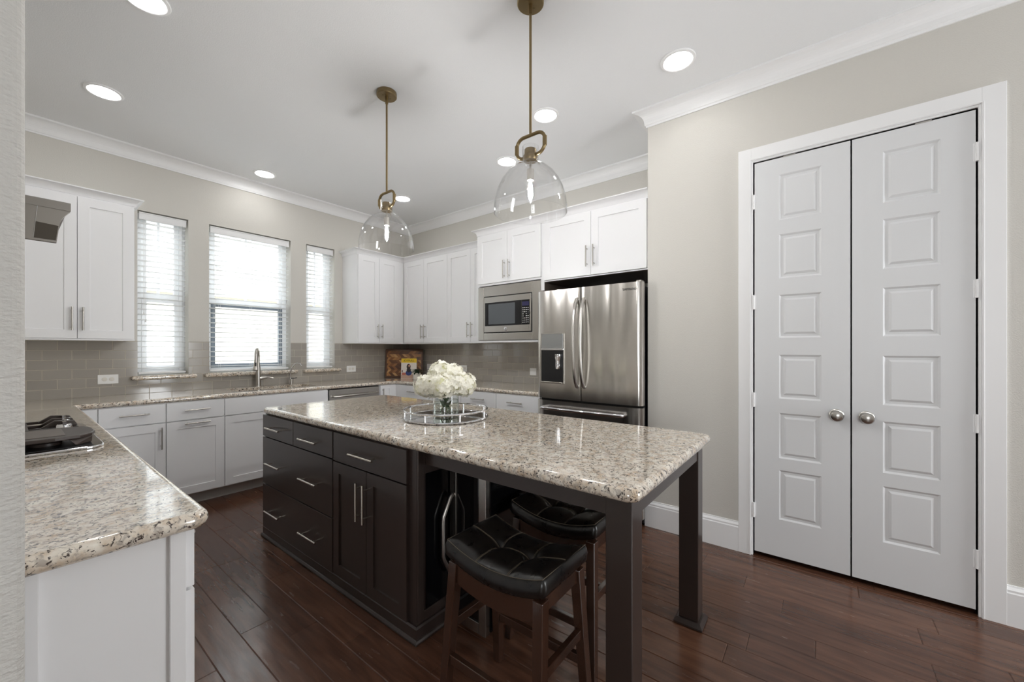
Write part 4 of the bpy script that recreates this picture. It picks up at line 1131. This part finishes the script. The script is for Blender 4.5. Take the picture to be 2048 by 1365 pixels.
def leaf_pts(bm, base, d, up, L, w, droop=.3):
    base = Vector(base); d = Vector(d).normalized(); s_ = d.cross(up).normalized(); prev = None
    n = 6
    for k in range(n + 1):
        t = k / n; c = base + d * L * t + Vector((0, 0, -droop * L * t * t)); ww = w * math.sin(math.pi * min(1, t * .92 + .05)) ** .8
        cur = [bm.verts.new(c - s_ * ww), bm.verts.new(c + up * ww * -.2), bm.verts.new(c + s_ * ww)]
        if prev:
            bm.faces.new((prev[0], prev[1], cur[1], cur[0])); bm.faces.new((prev[1], prev[2], cur[2], cur[1]))
        prev = cur
lf = MB(); rnd = random.Random(11)
for k in range(46):
    a = rnd.uniform(0, 6.283); el = rnd.uniform(.25, 1.1)
    leaf_pts(lf.bm, (rnd.uniform(-.02, .02), rnd.uniform(-.02, .02), .08 + rnd.uniform(0, .035)), (math.cos(a), math.sin(a), el), Vector((0, 0, 1)), rnd.uniform(.06, .105), rnd.uniform(.011, .018), .5)
lf.build('foliage', darkleaf_m, pt, local=True, smooth=True, ang=80)
st = MB()
for k in range(7):
    a = k * .9; st.cyl((.01 * math.cos(a), .01 * math.sin(a), .072), (.03 * math.cos(a), .03 * math.sin(a), .12), .002, 6)
st.build('stems', leaf_m, pt, local=True)

# ---------------------------------------------------------------- tray, vase, hydrangeas
TC = (1.607, 1.745); tr_ = thing('mirrored_tray', 'round mirrored tray with a chrome gallery rail on the island', 'tray', (*TC, IH))
RT = .243
MB().lathe([(0, .0085), (RT - .006, .0085), (RT - .006, .0105), (0, .0105)], (*TC, IH), 64).build('mirror_base', mirror_m, tr_, smooth=True)
def ring(r, z, rad): return MB().tube([(TC[0] + r * math.cos(k * 2 * math.pi / 64), TC[1] + r * math.sin(k * 2 * math.pi / 64), IH + z) for k in range(64)], rad, 10, closed=True)
ring(RT - .001, .0075, .007).build('base_ring', chrome_m, tr_, smooth=True)
ring(RT - .001, .052, .006).build('gallery_rail', chrome_m, tr_, smooth=True)
for k in range(8):
    a = k * math.pi / 4 + .35
    p = (TC[0] + (RT - .001) * math.cos(a), TC[1] + (RT - .001) * math.sin(a))
    MB().cyl((*p, IH + .010), (*p, IH + .05), .0055, 12).build('rail_post', chrome_m, tr_, smooth=True)
VC = (TC[0] + .005, TC[1] + .005); VZ = IH + .0106; VR = .077
va = thing('glass_vase', 'clear glass cylinder vase of water on the mirrored tray', 'vase', (*VC, VZ))
MB().lathe([(0, 0), (VR, 0), (VR, .150), (VR - .004, .150), (VR - .004, .012), (0, .012)], (*VC, VZ), 48).build('glass_wall', vase_m, va, smooth=True)
MB().lathe([(0, .0125), (VR - .0045, .0125), (VR - .0045, .095), (0, .095)], (*VC, VZ), 48).build('water', water_m, va, smooth=True)
def hydrangea(i, hx, hy, hz, rad, label):
    root = thing('hydrangea', label, 'flower', (VC[0], VC[1], VZ + .0125), group='white hydrangeas in the glass vase')
    c = Vector((VC[0] + hx, VC[1] + hy, VZ + hz)); rnd = random.Random(20 + i)
    m = MB(); n = 85
    for k in range(n):
        ph = math.acos(1 - 2 * (k + .5) / n); th = k * 2.39996
        nv = Vector((math.cos(th) * math.sin(ph), math.sin(th) * math.sin(ph), math.cos(ph)))
        nv = (nv + Vector([rnd.uniform(-.22, .22) for _ in range(3)])).normalized()
        p = c + Vector((nv.x * rad, nv.y * rad, nv.z * rad * .9)) * rnd.uniform(.82, 1.16)
        t1 = nv.cross(Vector((0, 0, 1)) if abs(nv.z) < .9 else Vector((1, 0, 0))).normalized(); t2 = nv.cross(t1)
        a0 = rnd.uniform(0, 6.28); L = rnd.uniform(.017, .025)
        for q in range(4):
            a = a0 + q * math.pi / 2; d = t1 * math.cos(a) + t2 * math.sin(a); s_ = nv.cross(d)
            cup = rnd.uniform(.05, .5)
            pts = [p + d * .001, p + d * L * .5 + s_ * L * .50 + nv * L * .15, p + d * L * .95 + s_ * L * .38 + nv * L * cup, p + d * L * 1.1 + nv * L * (cup - .12), p + d * L * .95 - s_ * L * .38 + nv * L * cup, p + d * L * .5 - s_ * L * .50 + nv * L * .15]
            vs = [m.bm.verts.new(x) for x in pts]; mid = m.bm.verts.new(p + d * L * .6 + nv * L * .1)
            for e_ in range(6): m.bm.faces.new((vs[e_], vs[(e_ + 1) % 6], mid))
    fh = m.build('flower_head', petal_m, root, smooth=True, ang=180)
    core = MB().lathe([(0, -rad * .74)] + [(rad * .82 * math.sin(q * math.pi / 10), -rad * .74 * math.cos(q * math.pi / 10)) for q in range(1, 10)] + [(0, rad * .74)], c, 20)
    core.build('floret_core', mat('pale_green_core', (232, 232, 200), .7) if 'pale_green_core' not in MATS else MATS['pale_green_core'], fh, smooth=True)
    bx = VC[0] - hx * .35; by = VC[1] - hy * .35
    bx = VC[0] + max(-.055, min(.055, bx - VC[0])); by = VC[1] + max(-.055, min(.055, by - VC[1]))
    MB().tube([(bx, by, VZ + .016), (VC[0] + hx * .3, VC[1] + hy * .3, VZ + .13), (c.x, c.y, c.z - rad * .5)], .0032, 8).build('stem', leaf_m, root, smooth=True)
    l = MB(); a = rnd.uniform(0, 6.28)
    leaf_pts(l.bm, (bx * .5 + VC[0] * .5, by * .5 + VC[1] * .5, VZ + .045), (math.cos(a) * .5, math.sin(a) * .5, .75), Vector((math.cos(a), math.sin(a), .1)), .065, .012, .1)
    lo = l.build('leaf', leaf_m, root, smooth=True, ang=90)
aF = R(YAW); Rv = (math.sin(aF), -math.cos(aF)); Fv = (math.cos(aF), math.sin(aF))
def rel(r_, f_): return (Rv[0] * r_ + Fv[0] * f_, Rv[1] * r_ + Fv[1] * f_)
for i, (r_, f_, z_, rad, lb) in enumerate([
    (-.105, -.02, .178, .066, 'white hydrangea bloom at the far left of the vase'),
    (.105, -.02, .185, .066, 'white hydrangea bloom at the far right of the vase'),
    (.0, -.09, .185, .066, 'white hydrangea bloom in front, drooping over the vase rim'),
    (-.028, .0, .252, .064, 'topmost white hydrangea bloom, left of center'),
    (.035, .03, .240, .058, 'high white hydrangea bloom, right of center'),
    (-.055, -.06, .180, .058, 'white hydrangea bloom front left, low over the vase'),
    (.060, -.065, .198, .060, 'white hydrangea bloom front right of the bouquet')]):
    hydrangea(i, *rel(r_, f_), z_, rad, lb)

# ---------------------------------------------------------------- pendants
def pendant(x, y, label):
    root = thing('pendant_light', label, 'pendant light', (x, y, 1.97), group='glass dome pendants over the island')
    L_ = dict(local=True)
    top = CE - 1.97
    MB().lathe([(0, top - .0005), (.065, top - .0005), (.066, top - .004), (.066, top - .026), (.062, top - .030), (0, top - .030)], (0, 0, 0), 40).lathe([(0, top - .0305), (.010, top - .0305), (.010, top - .075), (0, top - .075)], (0, 0, 0), 16).build('ceiling_canopy', brass_m, root, smooth=True, **L_)
    for dx in (-.028, .028): MB().lathe([(0, -.002), (.006, -.002), (.006, 0), (0, 0)], (dx, 0, top - .0305), 12).build('canopy_screw', brass_m, root, smooth=True, **L_)
    MB().cyl((0, 0, .385), (0, 0, top - .07), .0065, 14).build('rod', brass_m, root, smooth=True, **L_)
    # carabiner loop in the plane across the island (local y)
    w, h, r_ = .084, .052, .042; zc = .333; pts = []
    for cx_, cz_, a0 in ((w - r_, h - r_, 0), (-(w - r_), h - r_, 90), (-(w - r_), -(h - r_), 180), (w - r_, -(h - r_), 270)):
        for k in range(6): a = R(a0 + k * 18); pts.append((0, cx_ + r_ * math.cos(a), zc + cz_ + r_ * math.sin(a)))
    MB().tube(pts, .0085, 12, closed=True).build('loop', brass_m, root, smooth=True, **L_)
    for sy_ in (-1, 1): MB().cyl((0, sy_ * w, zc - .022), (0, sy_ * w, zc + .022), .0105, 14).build('loop_sleeve', brass_m, root, smooth=True, **L_)
    MB().lathe([(0, .258), (.034, .258), (.036, .262), (.036, .282), (.030, .286), (.030, .312), (.028, .315), (0, .315)], (0, 0, 0), 32).build('collar', brass_m, root, smooth=True, **L_)
    MB().cyl((0, 0, .215), (0, 0, .26), .005, 12).cyl((0, 0, .160), (0, 0, .215), .0175, 24).build('socket', nickel_m, root, smooth=True, **L_)
    outer = [(.180, .0), (.1795, .035), (.174, .075), (.162, .118), (.143, .158), (.118, .193), (.088, .220), (.060, .236), (.047, .243), (.042, .250), (.040, .262), (.040, .328)]
    th_ = .0028
    inner_ = [(r - th_, z - (.001 if i > 4 else 0)) for i, (r, z) in enumerate(outer)][::-1]
    prof = outer + inner_
    MB().lathe(prof + [prof[0]], (0, 0, 0), 64).build('glass_shade', lampglass_m, root, smooth=True, ang=50, **L_)
    MB().lathe([(.0125, .162), (.0135, .150), (.021, .118), (.0225, .095), (.016, .070), (.004, .052), (0, .050)], (0, 0, 0), 16).build('bulb_glass', lampglass_m, root, smooth=True, ang=20, **L_)
    MB().lathe([(0, .155), (.007, .150), (.0105, .125), (.0105, .085), (.006, .068), (0, .064)], (0, 0, 0), 16).build('bulb_filament', bulb_m, root, smooth=True, **L_)
    return root
p1 = pendant(1.59, 2.31, 'clear glass dome pendant over the far end of the island, beside the sink')
dup(p1, (1.60, 1.13, 1.97), None, 'clear glass dome pendant nearest the camera, over the tray end of the island')

# ---------------------------------------------------------------- recessed ceiling lights
def downlight(x, y, label):
    root = thing('recessed_light', label, 'ceiling light', (x, y, CE - .012), group='round recessed lights in the ceiling')
    MB().lathe([(.078, .0115), (.098, .0115), (.099, .009), (.096, .004), (.084, .001), (.079, .003), (.078, .0115)], (0, 0, 0), 48).build('trim_ring', trim_m, root, smooth=True, local=True)
    MB().lathe([(0, .008), (.0785, .008), (.0785, .0115), (0, .0115)], (0, 0, 0), 48).build('lens', glow_m, root, smooth=True, local=True)
    return root
LL = [(.43, 2.63, 'round recessed light at the top left of the ceiling, above the cooktop'),
      (.415, 3.80, 'round recessed light above the left wall cabinet'),
      (1.585, 4.33, 'round recessed light over the sink window'),
      (2.82, 3.79, 'round recessed light in the far corner, behind the far pendant'),
      (2.85, 2.28, 'round recessed light in front of the microwave cabinet'),
      (2.463, 1.603, 'round recessed light in front of the refrigerator, right of the near pendant rod'),
      (2.482, .672, 'round recessed light in front of the pantry doors')]
d0 = downlight(*LL[0])
for x, y, lb in LL[1:]: dup(d0, (x, y, CE - .012), None, lb)
